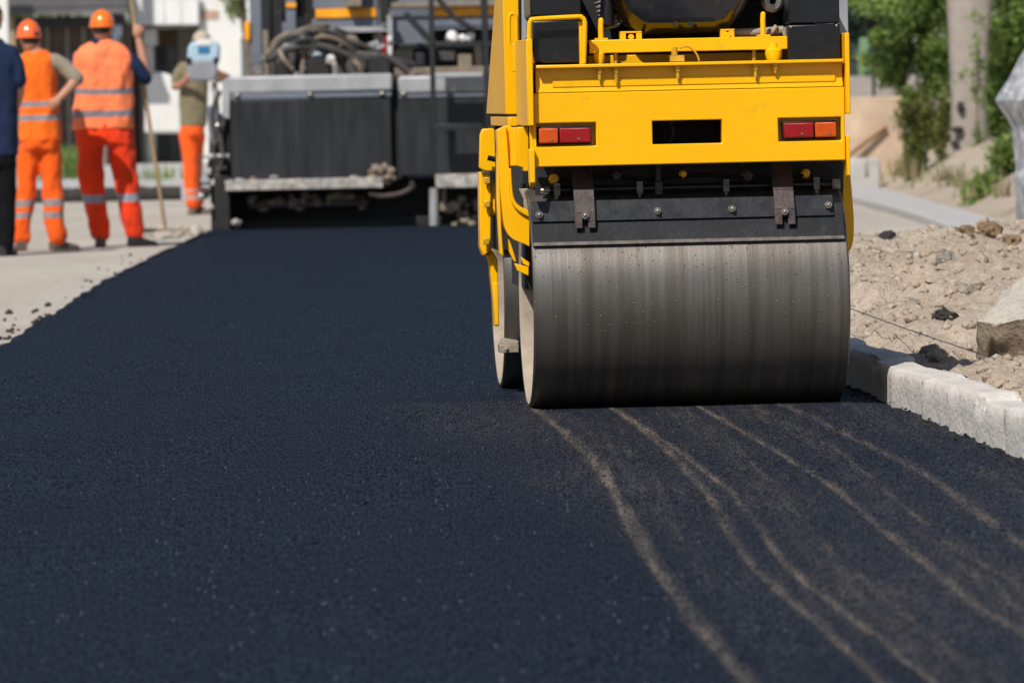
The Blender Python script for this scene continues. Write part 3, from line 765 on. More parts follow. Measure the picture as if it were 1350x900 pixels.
# lever and pulley
mb = MB(); pts = [q(x, y, -.18) for x, y in ((960, 44), (1000, 43), (1024, 41), (1036, 40))]; mb.tube(pts, .016, 14)
pts = [q(x, y, -.2) for x, y in ((1014, 46), (1020, 40), (1024, 34))]; mb.tube(pts, .009, 10)
plate(mb, [(1030, 38), (1037, 36), (1039, 52), (1036, 68), (1033, 66), (1034, 50)], -.27, .02); rpart("exhaust_stub", mb, 'dusty')
mb = MB(); p = q(1018, 2, -.15); mb.lathe([(-.02, .012), (-.02, .03), (-.012, .04), (0, .03), (.012, .04), (.02, .03), (.02, .012)], 'y', (p.x, -.15, p.z), 28); rpart("belt_pulley", mb, 'steel', bevel=0)
# engine dark mass
mb = MB(); mb.box2((-.5, .0, .93), (.5, 1.0, 1.52)); rpart("engine_block", mb, 'blackmatte')
mb = MB(); mb.box2((-.545, .02, .79), (.555, 1.7, .925)); mb.box2((-.545, -.10, zb + .02), (.555, -.002, zt - .06)); mb.box2((-.545, .0, .925), (-.502, .27, 1.2)); mb.box2((.502, .0, .925), (.555, .16, 1.2)); rpart("chassis_and_dark_fill", mb, 'blackmatte', bevel=0)  # chassis plus dark filler boxes where the void should look shaded
# post at right edge
mb = MB(); p = q(1110, 10, .17); mb.box2((p.x - .022, .17, 1.15), (p.x + .022, .24, 1.64)); rpart("roll_bar", mb, 'greypost')

# --- scraper and spray bar
def on_drum(py): 
    z = zl(py, -.3); return z
s0, s1, s2 = q(908, 262, -.27), q(908, 290, -.31), q(908, 320, -.375)
xa, xb = q(702, 300, -.36).x, q(1114, 290, -.36).x
def slab(mb, xa, xb, y0, z0, y1, z1, th):
    d = Vector((0, y1 - y0, z1 - z0)); nrm = Vector((0, -d.z, d.y)).normalized(); nrm = nrm if nrm.y > 0 else -nrm
    mb.prism([(y0, z0), (y1, z1), (y1 + nrm.y * th, z1 + nrm.z * th), (y0 + nrm.y * th, z0 + nrm.z * th)], 'x', xa, xb)
zS0, zS1, zS2 = zl(261, -.33), zl(287, -.36), zl(319.5, -.405)
mb = MB(); slab(mb, xa, xb, -.296, zS0 - .028, -.356, zS2, .010); rpart("scraper_blade", mb, 'rubber', bevel=.002)
mb = MB(); slab(mb, xa + .002, xb - .002, -.3525, zS2 + .011, -.3585, zS2 - .001, .004); rpart('scraper_edge', mb, 'edgegrey', bevel=.001)
mb = MB(); slab(mb, xa + .004, xb - .035, -.296, zS0, -.3275, zS1 - .004, .008); sbar = rpart("scraper_bar", mb, 'rust', bevel=.002)
for o_ in (sbar,): o_.data.materials[0] = MAT['black']
for px, py in ((711, 283), (867, 278), (965, 275), (1092, 270)):
    p = q(px, py, -.322); mb = MB()
    mb.lathe([(-.006, .001), (-.006, .0125), (-.002, .0135), (.004, .0135), (.004, .001)], 'y', (p.x, -.322, p.z), 20)
    mb.lathe([(-.022, .001), (-.020, .0068), (-.0065, .0078), (-.0065, .001)], 'y', (p.x, -.322, p.z), 6); rpart("scraper_bolt", mb, 'bright', bevel=0)
for px0, px1, yt, yb in ((758, 785, 225, 301), (1022, 1049, 219, 296)):
    mb = MB(); w0, w1 = q(px0, 260, -.37).x, q(px1, 260, -.37).x; m0 = (w0 + w1) / 2
    zt_, zm, zb_ = zl(yt, -.25), zl(250, -.36), zl((yb + yt) / 2 - 225 + 262 + (301 - 263), -.385)
    zb_ = q((px0 + px1) / 2, yb, -.39).z; zslot = zb_ + .055; zm = q((px0 + px1) / 2, 250, -.34).z; zt_ = q((px0 + px1) / 2, yt - 4, -.27).z
    sw = .0095
    slab(mb, w0, w1, -.24, zt_, -.305, zm, .007); slab(mb, w0, w1, -.305, zm, -.340, zslot, .007)
    slab(mb, w0, m0 - sw, -.340, zslot, -.353, zb_, .007); slab(mb, m0 + sw, w1, -.340, zslot, -.353, zb_, .007)
    rpart("scraper_strap", mb, 'rust', bevel=.0015)
    mb = MB(); p = q((px0 + px1) / 2 + 1, yb - 17, -.392)
    mb.lathe([(-.006, .001), (-.006, .013), (.003, .013), (.003, .001)], 'y', (p.x, -.348, p.z), 20); mb.lathe([(-.020, .001), (-.018, .0065), (-.006, .0075), (-.006, .001)], 'y', (p.x, -.348, p.z), 6)
    rpart("scraper_bolt", mb, 'bright', bevel=0)
yB = -.17
mb = MB(); a, b = q(724, 251, yB), q(1097, 243, yB); a.z = b.z = (a.z + b.z) / 2
mb.tube([a, b], .0135, 16); spray = rpart("spray_bar", mb, 'black', bevel=0)
for px in (734, 843, 957, 1076):
    p = q(px, 247, yB); mb = MB()
    mb.box((p.x, yB, a.z + .004), (.022, .04, .044)); mb.lathe([(a.z - .046, .001), (a.z - .046, .011), (a.z - .034, .013), (a.z - .026, .009), (a.z - .0185, .009), (a.z - .0185, .001)], 'z', (p.x, yB - .012, 0), 14)
    mb.lathe([(yB - .028, .001), (yB - .028, .007), (yB - .02, .007), (yB - .02, .001)], 'y', (p.x, 0, a.z + .012), 6); mb.obj("spray_nozzle", 'steeldark', spray, bevel=.002)
for px in (868,):
    p = q(px, 247, yB); mb = MB(); mb.box((p.x, yB, a.z), (.028, .045, .048)); mb.box((p.x, yB + .005, a.z + .055), (.02, .03, .06)); mb.obj("bar_bracket", 'rust', spray, bevel=.002)
mb = MB(); mb.lathe([(b.x, .001), (b.x, .02), (b.x + .028, .02), (b.x + .028, .001)], 'x', (0, yB, a.z), 6); mb.lathe([(a.x - .03, .001), (a.x - .03, .01), (a.x, .015), (a.x, .001)], 'x', (0, yB, a.z), 12); mb.obj("bar_end_cap", 'bright', spray)
# cross tube and blocks inside the gap, coloured black for its shade
mb = MB(); mb.tube([(-.42, -.05, .86), (.5, -.05, .86)], .02, 12); mb.box((.25, -.12, zb + .0), (.09, .05, .04)); mb.box((-.48, -.09, .83), (.07, .05, .06)); rpart("cross_tube", mb, 'blackmatte')
mb = MB(); mb.box2((-.53, -.135, .755), (.575, -.128, .93)); rpart('gap_shade_sheet', mb, 'blackmatte')  # black sheet added behind the spray bar to darken the gap
for px, py, r_, m_ in ((730, 236, .013, 'yellow'), (900, 230, .010, 'yellow'), (985, 232, .016, 'rust'), (1062, 229, .012, 'yellow'), (812, 232, .014, 'rust')):
    mb = MB(); p = q(px, py, -.14); mb.lathe([(-.02, .001), (-.02, r_), (.0, r_), (.004, r_ * 1.5), (.02, r_ * 1.5), (.02, .001)], 'y', (p.x, -.155, p.z), 8); rpart('gap_fitting', mb, m_, bevel=0)
mb = MB(); mb.tube([q(x, y, -.15) for x, y in ((735, 240), (790, 233), (860, 236), (930, 231), (1000, 235), (1070, 230))], .006, 8, sm=5); rpart('water_hose', mb, 'rubber', bevel=0)
# scraper arm tip at the drum's left edge
mb = MB(); plate(mb, [(684, 249), (705, 248), (703, 262), (711, 276), (702, 285), (691, 275), (690, 262)], -.05, .02); rpart("scraper_arm", mb, 'dusty', bevel=.002)

# --- left side: hood, frame brackets, forks
mb = MB(); xh = q(666, 80, .30).x
zt0, zt1 = q(666, 151, .30).z, 1.62
def yat(px, py): return qx(px, py, xh).y
yl_b, yl_t = yat(641, 150), yat(652, 2)
mb.prism([(.302, zt0), (.302, zt1), (yl_t - .02, zt1), (yl_t, q(652, 2, yl_t).z), (yl_b, zt0)], 'x', xh, xh + .035); hood = rpart("hood_side", mb, 'yellow', bevel=.004)
mb = MB(); a, b = q(667, 150, .29), q(683, 150, .29); mb.prism([(a.x - .002, zt0 + .0), (b.x + .01, zt0), (b.x + .01, zt1), (a.x - .002, zt1)], 'y', .288, .300); rpart("hood_rear", mb, 'yellow')
mb = MB(); mb.box2((-.6, .302, 1.62), (.2, yl_t, 1.65)); rpart("hood_top", mb, 'yellow')
mb = MB(); zz0, zz1 = q(664, 167, .30).z, q(664, 153, .30).z
mb.prism([(.29, zz0), (.29, zz1 - .004), (yat(645, 152), zz1 - .004), (yat(646, 167), zz0)], 'x', xh + .004, xh + .04); mb.box2((xh + .042, .275, zz0), (X0 - .04, .287, zz1 - .004)); rpart("lower_side_panel", mb, 'yellow')
mb = MB(); plate(mb, [(676, 57), (690, 57), (690, 92), (682, 92), (682, 95), (676, 95)], .18, .02); rpart("hinge_bracket", mb, 'yellow')
mb = MB(); pts = [q(x, y, .2) for x, y in ((671, 58), (671, 30), (672, 21), (676, 18), (680, 22), (681, 32), (681, 58))]; mb.tube(pts, .007, 10, sm=4); rpart("lifting_eye", mb, 'yellow', bevel=0)
mb = MB(); plate(mb, [(688, -60), (697, -60), (697, 50), (688, 54)], -.02, .02); rpart("grey_upright", mb, 'greypost')
mb = MB(); qbox(mb, 690, 53, 699, 96, .03, .12); qbox(mb, 683, 97, 696, 165, .17, .03); rpart("frame_upright", mb, 'yellow')
# rear fork: plates and curved loop
mb = MB(); plate(mb, [(667, 166), (674, 166), (674, 222), (668, 222)], -.02, .18); plate(mb, [(682, 168), (697, 167), (697, 226), (690, 226), (690, 221), (682, 219)], -.12, .1); plate(mb, [(673, 168), (682, 168), (682, 219), (673, 219)], -.06, .1); rpart("fork_upper_plate", mb, 'yellow')
mb = MB()
loop = cr_interp([(667, 166), (671, 220), (672, 250), (675, 268), (683, 279), (698, 288)], 5)
outer = cr_interp([(698, 325), (690, 321), (676, 315), (667, 304), (663, 285), (658, 225), (655, 172)], 5)
plate(mb, [tuple(p) for p in loop + outer], -.04, .10); rpart("rear_fork", mb, 'yellow', bevel=.014, seg=4)
mb = MB()
loop2 = cr_interp([(674, 222), (676, 250), (679, 264), (686, 272), (698, 278)], 5); o2 = cr_interp([(698, 287), (683, 278), (675, 267), (672.5, 250), (671, 222)], 5)
plate(mb, [tuple(p) for p in loop2 + o2], -.055, .03); rpart("fork_rim", mb, 'yellow', bevel=.004)
mb = MB(); plate(mb, [(658, 225), (661, 300), (664, 338), (659, 335), (655, 260), (655, 200)], .0, .06); rpart("fork_edge", mb, 'yellow')
mb = MB(); plate(mb, [(668, 314), (672, 316), (679, 338), (681, 346), (677, 344), (670, 330)], .05, .012); plate(mb, [(678, 347), (697, 352), (697, 364), (682, 357)], .0, .03); plate(mb, [(686, 338), (698, 346), (698, 352), (690, 348)], .01, .02); rpart("fork_lug", mb, 'yellow')
mb = MB(); mb.box2((-WD / 2 + .01, .16, .42), (-WD / 2 + .05, .9, .80)); rpart("fork_web", mb, 'blackmatte')
# right fork
mb = MB(); rf = cr_interp([(1112, 214), (1119, 215), (1124, 262), (1126, 298), (1124, 322), (1117, 335), (1111, 335)], 5)
plate(mb, [tuple(p) for p in rf] + [(1110, 300)], .02, .16); mb.box2((WD / 2 + .012, .02, RD - .1), (WD / 2 + .028, .18, zl(300, .1))); rpart("rear_fork", mb, 'yellow', bevel=.008)
# front yoke
yFk = WB - .30
mb = MB(); plate(mb, [(633, 178), (636, 170), (657, 169), (657, 226), (640, 226), (632, 222)], yFk - .06, .05)
plate(mb, [(632, 227), (641, 227), (641, 240), (657, 240), (657, 284), (648, 284), (648, 330), (637, 338), (633, 325)], yFk, .12); rpart("front_yoke", mb, 'yellow', bevel=.005)
mb = MB(); plate(mb, [(641, 230), (647, 230), (647, 326), (642, 330)], yFk - .018, .016); rpart("yoke_rib", mb, 'yellow')
mb = MB()
for px, py in ((642, 238), (642, 269), (641, 318)):
    p = q(px, py, yFk - .03); mb = MB(); mb.box((p.x, yFk - .034, p.z), (.022, .03, .026)); rpart('yoke_bolt', mb, 'yellowbolt')

mb = MB(); plate(mb, [(639, 332), (649, 330), (656, 342), (658, 430), (652, 430), (650, 392), (645, 345)], yFk + .04, .10); plate(mb, [(651, 372), (657, 372), (658, 429), (652, 429)], yFk - .0, .03); rpart("front_fork", mb, 'yellow', bevel=.004)
mb = MB(); qbox(mb, 646, 220, 656, 250, yFk + .1, .5); mb.tube([q(643, 208, yFk - .10), q(656, 211, yFk - .10)], .010, 10); rpart("door_handle", mb, 'rubber', bevel=0)
mb = MB(); qbox(mb, 656, 166, 680, 330, yFk - .1, .4); rpart("yoke_web", mb, 'blackmatte')
mb = MB(); qbox(mb, 659, 454, 684, 465, WB - .50, .12); plate(mb, [(660, 453.5), (664, 446), (676, 448), (684, 449), (684, 453.5)], WB - .44, .1); p = q(668, 460, WB - .5); mb.ball((p.x, WB - .502, p.z), .008); rpart("front_scraper", mb, 'dusty')
# operator station, above the picture
mb = MB(); mb.box2((-.46, .75, 1.645), (-.06, 1.2, 1.72)); mb.prism([(.75, 1.72), (.83, 1.72), (.78, 2.0), (.70, 2.0)], 'x', -.44, -.08); rpart("seat", mb, 'black', bevel=.03, seg=3)

# ------------------------------------------------------------------ asphalt paver
MAT['panel'] = plain("screed_panel_grey", (.020, .022, .026), .45, .0, .3, 3, (.07, .067, .065), .35, .08, 30, spec=.35)
def panel_mat():
    k = NT("screed_panel_worn"); v = k.coords('Object', (5, 5, .7)); v2 = k.coords()
    a = k.noise(v, 2.2, 6, .65); b_ = k.noise(v2, 2.0, 5, .6); d_ = k.noise(v2, 30, 6, .7)
    c = k.mix(k.rng(a, .35, .7), (.011, .013, .016), (.028, .030, .034)); c = k.mix(k.rng(b_, .45, .7, 0, .5), c, (.012, .013, .016)); c = k.mix(k.rng(d_, .6, .75, 0, .4), c, (.08, .07, .06))
    k.set(Base_Color=c, Roughness=k.rng(a, .3, .7, .38, .55), Specular_IOR_Level=.35); k.bump(b_, .1, .02); return k.m
MAT['railgrey'] = plain("worn_grey_rail", (.34, .345, .36), .5, .2, .2, 4, (.2, .19, .18), .5)
MAT['bluegrey'] = plain("blue_grey_paint", (.13, .15, .185), .45, 0, .15, 3, (.10, .09, .08), .4)
MAT['orangestripe'] = plain("orange_stripe", (.85, .33, .01), .45)
MAT['crust'] = plain("asphalt_crusted_step", (.33, .31, .285), .85, 0, .6, 16, (.05, .045, .04), .95, .6, 40)
MAT['hosedark'] = plain("hydraulic_hose", (.05, .047, .043), .5, 0, .4, 12, (.16, .13, .10), .6)
MAT['hosetan'] = plain("dusty_hose", (.20, .16, .115), .6, 0, .3, 12)
MAT['white'] = plain("white_paint", (.70, .70, .69), .5, 0, .08, 3)
MAT['screen'] = plain("display_blue", (.02, .16, .33), .25)
MAT['ltblue'] = plain("light_blue_plastic", (.36, .50, .60), .45, 0, .1, 5)
MAT['midgrey'] = plain("grey_plastic", (.24, .255, .285), .5, 0, .12, 5)
MAT['panel'] = panel_mat()
YP = 53.8
pr = D(470, 302, YP); paver = empty("asphalt_paver", (pr.x, YP, 0))
tag(paver, "large dark grey asphalt paver with hydraulic hoses and orange stripes laying the road", "paver")
def pv(px, py, dy=0.0): return D(px, py, YP + dy) - Vector((pr.x, YP, 0))
def pbox(mb, x0, y0, x1, y1, dy, th):
    a, b = pv(x0, (y0 + y1) / 2, dy), pv(x1, (y0 + y1) / 2, dy); t, u = pv((x0 + x1) / 2, y0, dy), pv((x0 + x1) / 2, y1, dy)
    return mb.box(((a.x + b.x) / 2, dy + th / 2, (t.z + u.z) / 2), (abs(b.x - a.x), th, abs(t.z - u.z)))
def pp_(name, m, *boxes, bevel=.006, parent=None):
    mb = MB()
    for b in boxes: pbox(mb, *b)
    return mb.obj(name, m, parent or paver, bevel=bevel)
def ptube(name, m, pts, r, dyl, n=10, sm=5):
    mb = MB(); mb.tube([pv(x, y, d) for (x, y), d in zip(pts, dyl)], r, n, sm=sm); return mb.obj(name, m, paver)
# screed halves
for x0, x1, y0, y1 in ((304, 516, 130, 236), (526, 690, 126, 231)):
    pp_("screed_panel", 'panel', (x0, y0, x1, y1, 0, .5), bevel=.012)
pp_("top_rail", 'railgrey', (301, 99, 517, 122, -.03, .40), bevel=.02); pp_("top_rail", 'railgrey', (525, 99, 690, 122, -.03, .40), bevel=.02)
pp_("rail_strip", 'bluegrey', (303, 123, 516, 129.5, -.012, .4)); pp_("rail_strip", 'bluegrey', (526, 123, 690, 128, -.012, .4))
for px, py in ((313, 126), (409, 125), (504, 123.5), (532, 124)):
    mb = MB(); p = pv(px, py, -.02); mb.ball(p, (.03, .02, .022)); mb.obj("rail_bolt", 'bright', paver)
pp_("screed_core", 'blackmatte', (300, 236, 690, 300, .45, .5), (506, 100, 536, 236, .1, .4), bevel=0)
mb = MB(); pbox(mb, 297, 236, 505, 250, -.16, .5); o = mb.obj("walkway", 'crust', paver, bevel=.01)
pp_("walkway", 'crust', (574, 229, 690, 247, -.16, .5), bevel=.01)
mb = MB()
rr = random.Random(2)
for i in range(26):
    x = rr.uniform(485, 518); y = rr.uniform(218, 240) if x < 515 else 235
    p = pv(x, y, -.06 + rr.uniform(-.05, .03)); rock_mesh(mb, p, rr.uniform(.03, .06), i + 300, .8, .5, 1)
mb.obj("crusted_bracket", 'hosetan', paver, smooth=60)
ptube("screed_hook", 'rust', [(486, 256), (505, 259), (530, 255), (544, 246), (540, 240)], .026, [-.1] * 5)
mb = MB()
for i in range(60):
    x = rr.uniform(330, 480); p = pv(x, 262 + rr.gauss(0, 4) + (6 if x < 400 else 0), .18 + rr.uniform(-.04, .04)); rock_mesh(mb, p, rr.uniform(.02, .055), i + 400, .7, .5, 1)
for i in range(40):
    x = rr.uniform(590, 650); p = pv(x, rr.uniform(262, 298), .15 + rr.uniform(-.06, .06)); rock_mesh(mb, p, rr.uniform(.02, .05), i + 500, .8, .5, 1)
tag(mb.obj("asphalt_crust", 'hosetan', paver, smooth=60), None, None, None, 'stuff')
pp_("screed_plate", 'blackmatte', (290, 286, 690, 303, .30, .5), bevel=.02)
pp_("tamper_bar", 'rust', (330, 266, 486, 273, .12, .06)); 
ptube("support_leg", 'railgrey', [(572, 248), (572, 300)], .04, [.1, .1], 10, 1)
pp_("cross_member", 'hosetan', (580, 268, 606, 278, .1, .08), (582, 247, 588, 268, .1, .07))
# left end of the screed
pp_("end_plate", 'blackmatte', (283, 232, 303, 304, .0, .9), (288, 150, 304, 232, .1, .6), (278, 262, 290, 306, .1, 1.2), bevel=.01)
mb = MB(); P = [pv(x, y, -.02) for x, y in ((293, 108), (303, 100), (303, 158), (293, 154))]; mb.prism([(p.x, p.z) for p in P], 'y', -.03, .2); mb.obj("end_cover", 'railgrey', paver, bevel=.01)
mb = MB(); P = [pv(x, y, .25) for x, y in ((272, 140), (287, 138), (288, 180), (281, 200), (276, 185))]; mb.prism([(p.x, p.z) for p in P], 'y', .25, .45); mb.obj("side_plate", 'bluegrey', paver, bevel=.01)
for x, y, m_ in ((284, 206, 'bright'), (296, 205, 'bright'), (275, 226, 'crust'), (283, 240, 'crust'), (271, 252, 'rust'), (287, 166, 'bright'), (268, 258, 'railgrey'), (278, 272, 'crust'), (272, 238, 'railgrey'), (300, 240, 'crust'), (310, 294, 'crust'), (291, 222, 'hosedark'), (284, 190, 'hosedark')):
    mb = MB(); rock_mesh(mb, (0, 0, 0), .045 if m_ != 'bright' else .03, int(x + y), .9, .4, 2, 4); o = mb.obj("end_bracket", m_, paver, smooth=30); o.location = pv(x, y, .0 if m_ == 'bright' else .05)
ptube("end_rod", 'railgrey', [(268, 206), (302, 206)], .02, [.02, .02], 8, 1)
ptube("end_hose", 'hosedark', [(290, 120), (280, 150), (284, 190), (276, 220), (280, 250)], .022, [.1] * 5)
ptube("end_hose", 'hosedark', [(300, 150), (291, 175), (293, 205), (287, 235), (292, 262)], .025, [.05] * 5)
pp_("edge_arm", 'blackmatte', (262, 236, 290, 244, .3, .5), (276, 180, 296, 262, .45, .4))
# control panel on its arm at the left end
cdy = 6.0
def cpoly(pts): 
    P = [pv(x, y, cdy) for x, y in pts]; return [(p.x, p.z) for p in P]
mb = MB(); mb.prism(cpoly([(248, 62), (253, 55), (285, 54), (290, 60), (289, 82), (246, 83)]), 'y', cdy, cdy + .14); cp = mb.obj("control_panel", 'ltblue', paver, bevel=.03, seg=4)
mb = MB(); mb.prism(cpoly([(247, 80), (288, 79), (286, 100), (281, 107), (253, 107), (248, 101)]), 'y', cdy - .045, cdy - .001); mb.obj("lower_housing", 'midgrey', cp, bevel=.02, seg=3)
mb = MB(); pbox(mb, 261, 62, 276, 70, cdy - .012, .011); mb.obj("screen", 'screen', cp)
mb = MB(); pbox(mb, 259, 52, 279, 60, cdy - .010, .008); mb.obj("sun_visor", 'white', cp, bevel=.003)
for x in (249, 285):
    mb = MB(); p = pv(x, 80, cdy - .05); mb.box(p, (.05, .03, .06)); mb.obj("latch", 'rubber', cp, bevel=.008)
ptube("panel_arm", 'railgrey', [(282, 108), (286, 150), (286, 215)], .03, [cdy + .06] * 3, 10, 3)
pp_("side_frame", 'blackmatte', (284, 150, 330, 262, 3.0, 4.0))
# posts, lamp
pp_("canopy_post", 'bluegrey', (329, -60, 344.5, 86, .9, .12), bevel=.01)
pp_("canopy_post", 'bluegrey', (377, -60, 390, 78, 1.6, .12), bevel=.01)
mb = MB(); pbox(mb, 322, 28, 330.5, 55, .86, .08); mb.obj("warning_light", 'orangestripe', paver, bevel=.025, seg=3)
mb = MB(); pbox(mb, 377, 4, 390, 10, 1.58, .018); mb.obj("reflector", 'orangestripe', paver)
pp_("thin_post", 'hosetan', (347, 40, 354, 102, .6, .06))
pp_("rear_frame", 'blackmatte', (344, -60, 418, 100, 2.2, .8), (410, 40, 690, 140, 2.4, .5), bevel=0)
# body panels
pp_("body_panel", 'bluegrey', (412, 24, 497, 38, 1.6, .6), (412, -60, 497, 11, 1.62, .6)); pp_("body_stripe", 'orangestripe', (416, 11.5, 496, 23.5, 1.58, .6), bevel=.003)
pp_("body_panel", 'bluegrey', (512, 21.5, 566, 64, 1.6, .6), (566, 21.5, 690, 35, 1.6, .6), (512, -60, 690, 9, 1.62, .6), bevel=.01); pp_("body_stripe", 'orangestripe', (566, 9.5, 690, 21, 1.58, .6), bevel=.003)
pp_("deck_edge", 'hosetan', (512, 2, 690, 9, 1.5, .05)); pp_("deck_edge", 'hosetan', (520, 88, 690, 99, .6, .4)); pp_("body_ledge", 'panel', (516, 56, 690, 63, 1.5, .15)); pp_("body_ledge", 'railgrey', (430, 36, 512, 43, 1.5, .1))
pp_("dark_post", 'blackmatte', (500, -60, 512, 30, 1.45, .1)); pp_("thin_post", 'railgrey', (511, 20, 518, 78, 1.4, .08))
mb = MB(); pbox(mb, 503, 48, 510.5, 73, 1.35, .06); mb.obj("reflector", 'red_lens', paver, bevel=.01)
mb = MB(); pbox(mb, 511, 48, 517, 74, 1.34, .05); mb.obj("reflector", 'white', paver, bevel=.01)
pp_("operator_box", 'hosetan', (455, -60, 476, 9, 1.4, .2))
# engine-side valves and hoses
rr = random.Random(5)
for k in range(11):
    x0 = 352 + k * 7 + rr.uniform(-4, 4); x1 = x0 + rr.uniform(40, 110); h_ = rr.uniform(30, 62); dy = .3 + rr.uniform(-.15, .4)
    ptube("hydraulic_hose", rr.choice(['hosedark', 'hosedark', 'hosetan']), [(x0, 100), (x0 + 6, 100 - h_ * .7), (x0 + (x1 - x0) * .35, 100 - h_), (x0 + (x1 - x0) * .8, 100 - h_ * .75), (x1, 101)], rr.uniform(.018, .030), [dy, dy, dy - .08, dy, dy + .1])
ptube("hydraulic_hose", 'hosetan', [(352, 72), (375, 52), (405, 38), (432, 34)], .028, [.5, .4, .5, .8])
ptube("hydraulic_hose", 'hosetan', [(375, 72), (400, 50), (425, 38)], .026, [.5, .4, .7])
ptube("hydraulic_hose", 'hosedark', [(350, 80), (390, 62), (430, 62), (470, 76), (520, 80), (545, 86)], .032, [.3, .2, .2, .25, .4, .5])
ptube("hydraulic_hose", 'hosedark', [(430, 66), (470, 72), (510, 76), (540, 96)], .035, [.35, .3, .3, .3])
ptube("hydraulic_hose", 'hosetan', [(448, 66), (455, 54), (466, 50), (472, 62)], .026, [.5] * 4)
for x, y, r, m_ in ((347, 76, .03, 'bright'), (375, 78, .022, 'bright'), (418, 75, .045, 'ltblue'), (402, 90, .022, 'bright'), (436, 78, .04, 'white'), (340, 92, .06, 'bright'), (375, 92, .09, 'blackmatte'), (420, 90, .12, 'blackmatte'), (470, 88, .10, 'hosedark'), (500, 90, .11, 'blackmatte')):
    mb = MB(); p = pv(x, y, .18); mb.lathe([(-r * .6, .002), (-r * .6, r * .8), (-r * .3, r), (r * .6, r), (r * .6, .002)], 'y', (p.x, .2, p.z), 20); mb.obj("hose_fitting", m_, paver)
ptube("hose_clamp", 'hosetan', [(368, 66), (374, 78), (386, 92)], .022, [.1, .05, .1]); ptube("hose_clamp", 'hosetan', [(424, 36), (427, 60)], .03, [.3, .3], 10, 1)
ptube("hose_clamp", 'crust', [(430, 80), (440, 84), (443, 98)], .028, [.1, .1, .15]); ptube("hose_clamp", 'hosetan', [(466, 80), (474, 88), (477, 98)], .025, [.1, .1, .15])
rr = random.Random(15)
for k in range(46):
    x, y = rr.uniform(346, 520), 100 - abs(rr.gauss(0, 26)); dy = rr.uniform(.35, 1.1); p = pv(x, y, dy); mb = MB()
    t = rr.random(); sz = rr.uniform(.02, .06)
    if t < .5: mb.box(p, (sz * 2, sz, sz * rr.uniform(.6, 2.4)), Matrix.Rotation(rr.uniform(-.6, .6), 3, 'Y'))
    else: mb.lathe([(-sz, .002), (-sz, sz * .6), (sz * .2, sz * .6), (sz * .3, sz * .9), (sz, sz * .9), (sz, .002)], rr.choice('xyz'), p, 12)
    mb.obj("valve_fitting", rr.choice(['blackmatte', 'hosedark', 'hosedark', 'hosetan', 'railgrey', 'rust', 'bright']), paver)
for x, w_ in ((356, 4), (366, 8), (398, 7), (404, 4)):
    pp_("machine_pipe", rr.choice(['blackmatte', 'hosedark']), (x, -60, x + w_, 90, 1.7 + w_ * .02, .1))
for x in (350, 363, 372, 392, 400, 409):
    pp_("machine_box", rr.choice(['blackmatte', 'panel', 'hosedark', 'bluegrey']), (x, rr.uniform(-20, 30), x + rr.uniform(5, 11), rr.uniform(35, 75), 1.75, .15))
for x0, x1, y0, y1, m_ in ((520, 545, 66, 84, 'blackmatte'), (548, 560, 70, 86, 'panel'), (578, 600, 68, 80, 'hosedark'), (604, 622, 72, 88, 'hosetan'), (626, 636, 62, 90, 'rust'), (580, 590, 100, 160, 'blackmatte')):
    pp_("machine_box", m_, (x0, y0, x1, y1, .9, .3))
for x in (395, 452):
    pp_("weld_seam", 'panel', (x, 131, x + 1.2, 235, -.008, .006), bevel=0)
for x in range(312, 500, 26):
    mb = MB(); rock_mesh(mb, pv(x + rr.uniform(-8, 8), 236 + rr.uniform(-2, 3), -.05), rr.uniform(.025, .05), x, .6, .5, 1); mb.obj("asphalt_lump", rr.choice(['crust', 'hosetan']), paver)
# ladder
mb = MB(); 
ladder = pp_("ladder_rail", 'panel', (566, -60, 573, 172, -.34, .06), bevel=.008); pp_("ladder_rail", 'panel', (637, -60, 644, 172, -.34, .06), bevel=.008)
for y0, y1, m_ in ((163, 172, 'panel'), (96, 102, 'railgrey'), (55, 62, 'panel')):
    pp_("ladder_rung", m_, (573.5, y0, 636.5, y1, -.36, .14), bevel=.006)
for x, y, r in ((596, 49, .10), (610, 50, .07), (619, 49, .075)):
    mb = MB(); rock_mesh(mb, (0, 0, 0), r * .6, int(x), .9, .3, 2); o = mb.obj("rag", 'white', paver); o.location = pv(x, y, 1.3)
ptube("handrail", 'blackmatte', [(536, 20), (562, 48), (575, 60)], .03, [1.3, .9, .6], 10, 1); ptube("handrail", 'blackmatte', [(575, -4), (600, 24), (625, 40)], .025, [1.3, 1.2, 1.2], 10, 1)
ptube("handrail", 'blackmatte', [(636, -20), (640, 60)], .025, [1.0, 1.0], 10, 1)
# machine body ahead, tracks and hopper: what the photo only hints at
pp_("engine_deck", 'bluegrey', (400, -90, 690, 60, 3.2, 2.6)); pp_("track", 'blackmatte', (320, 200, 400, 299, 1.2, 3.4), bevel=.08); pp_("track", 'blackmatte', (600, 200, 680, 297, 1.2, 3.4), bevel=.08)
pp_("tow_arm", 'blackmatte', (300, 210, 318, 240, .6, 3.6)); pp_("hopper", 'bluegrey', (300, 120, 690, 250, 6.0, 1.6))

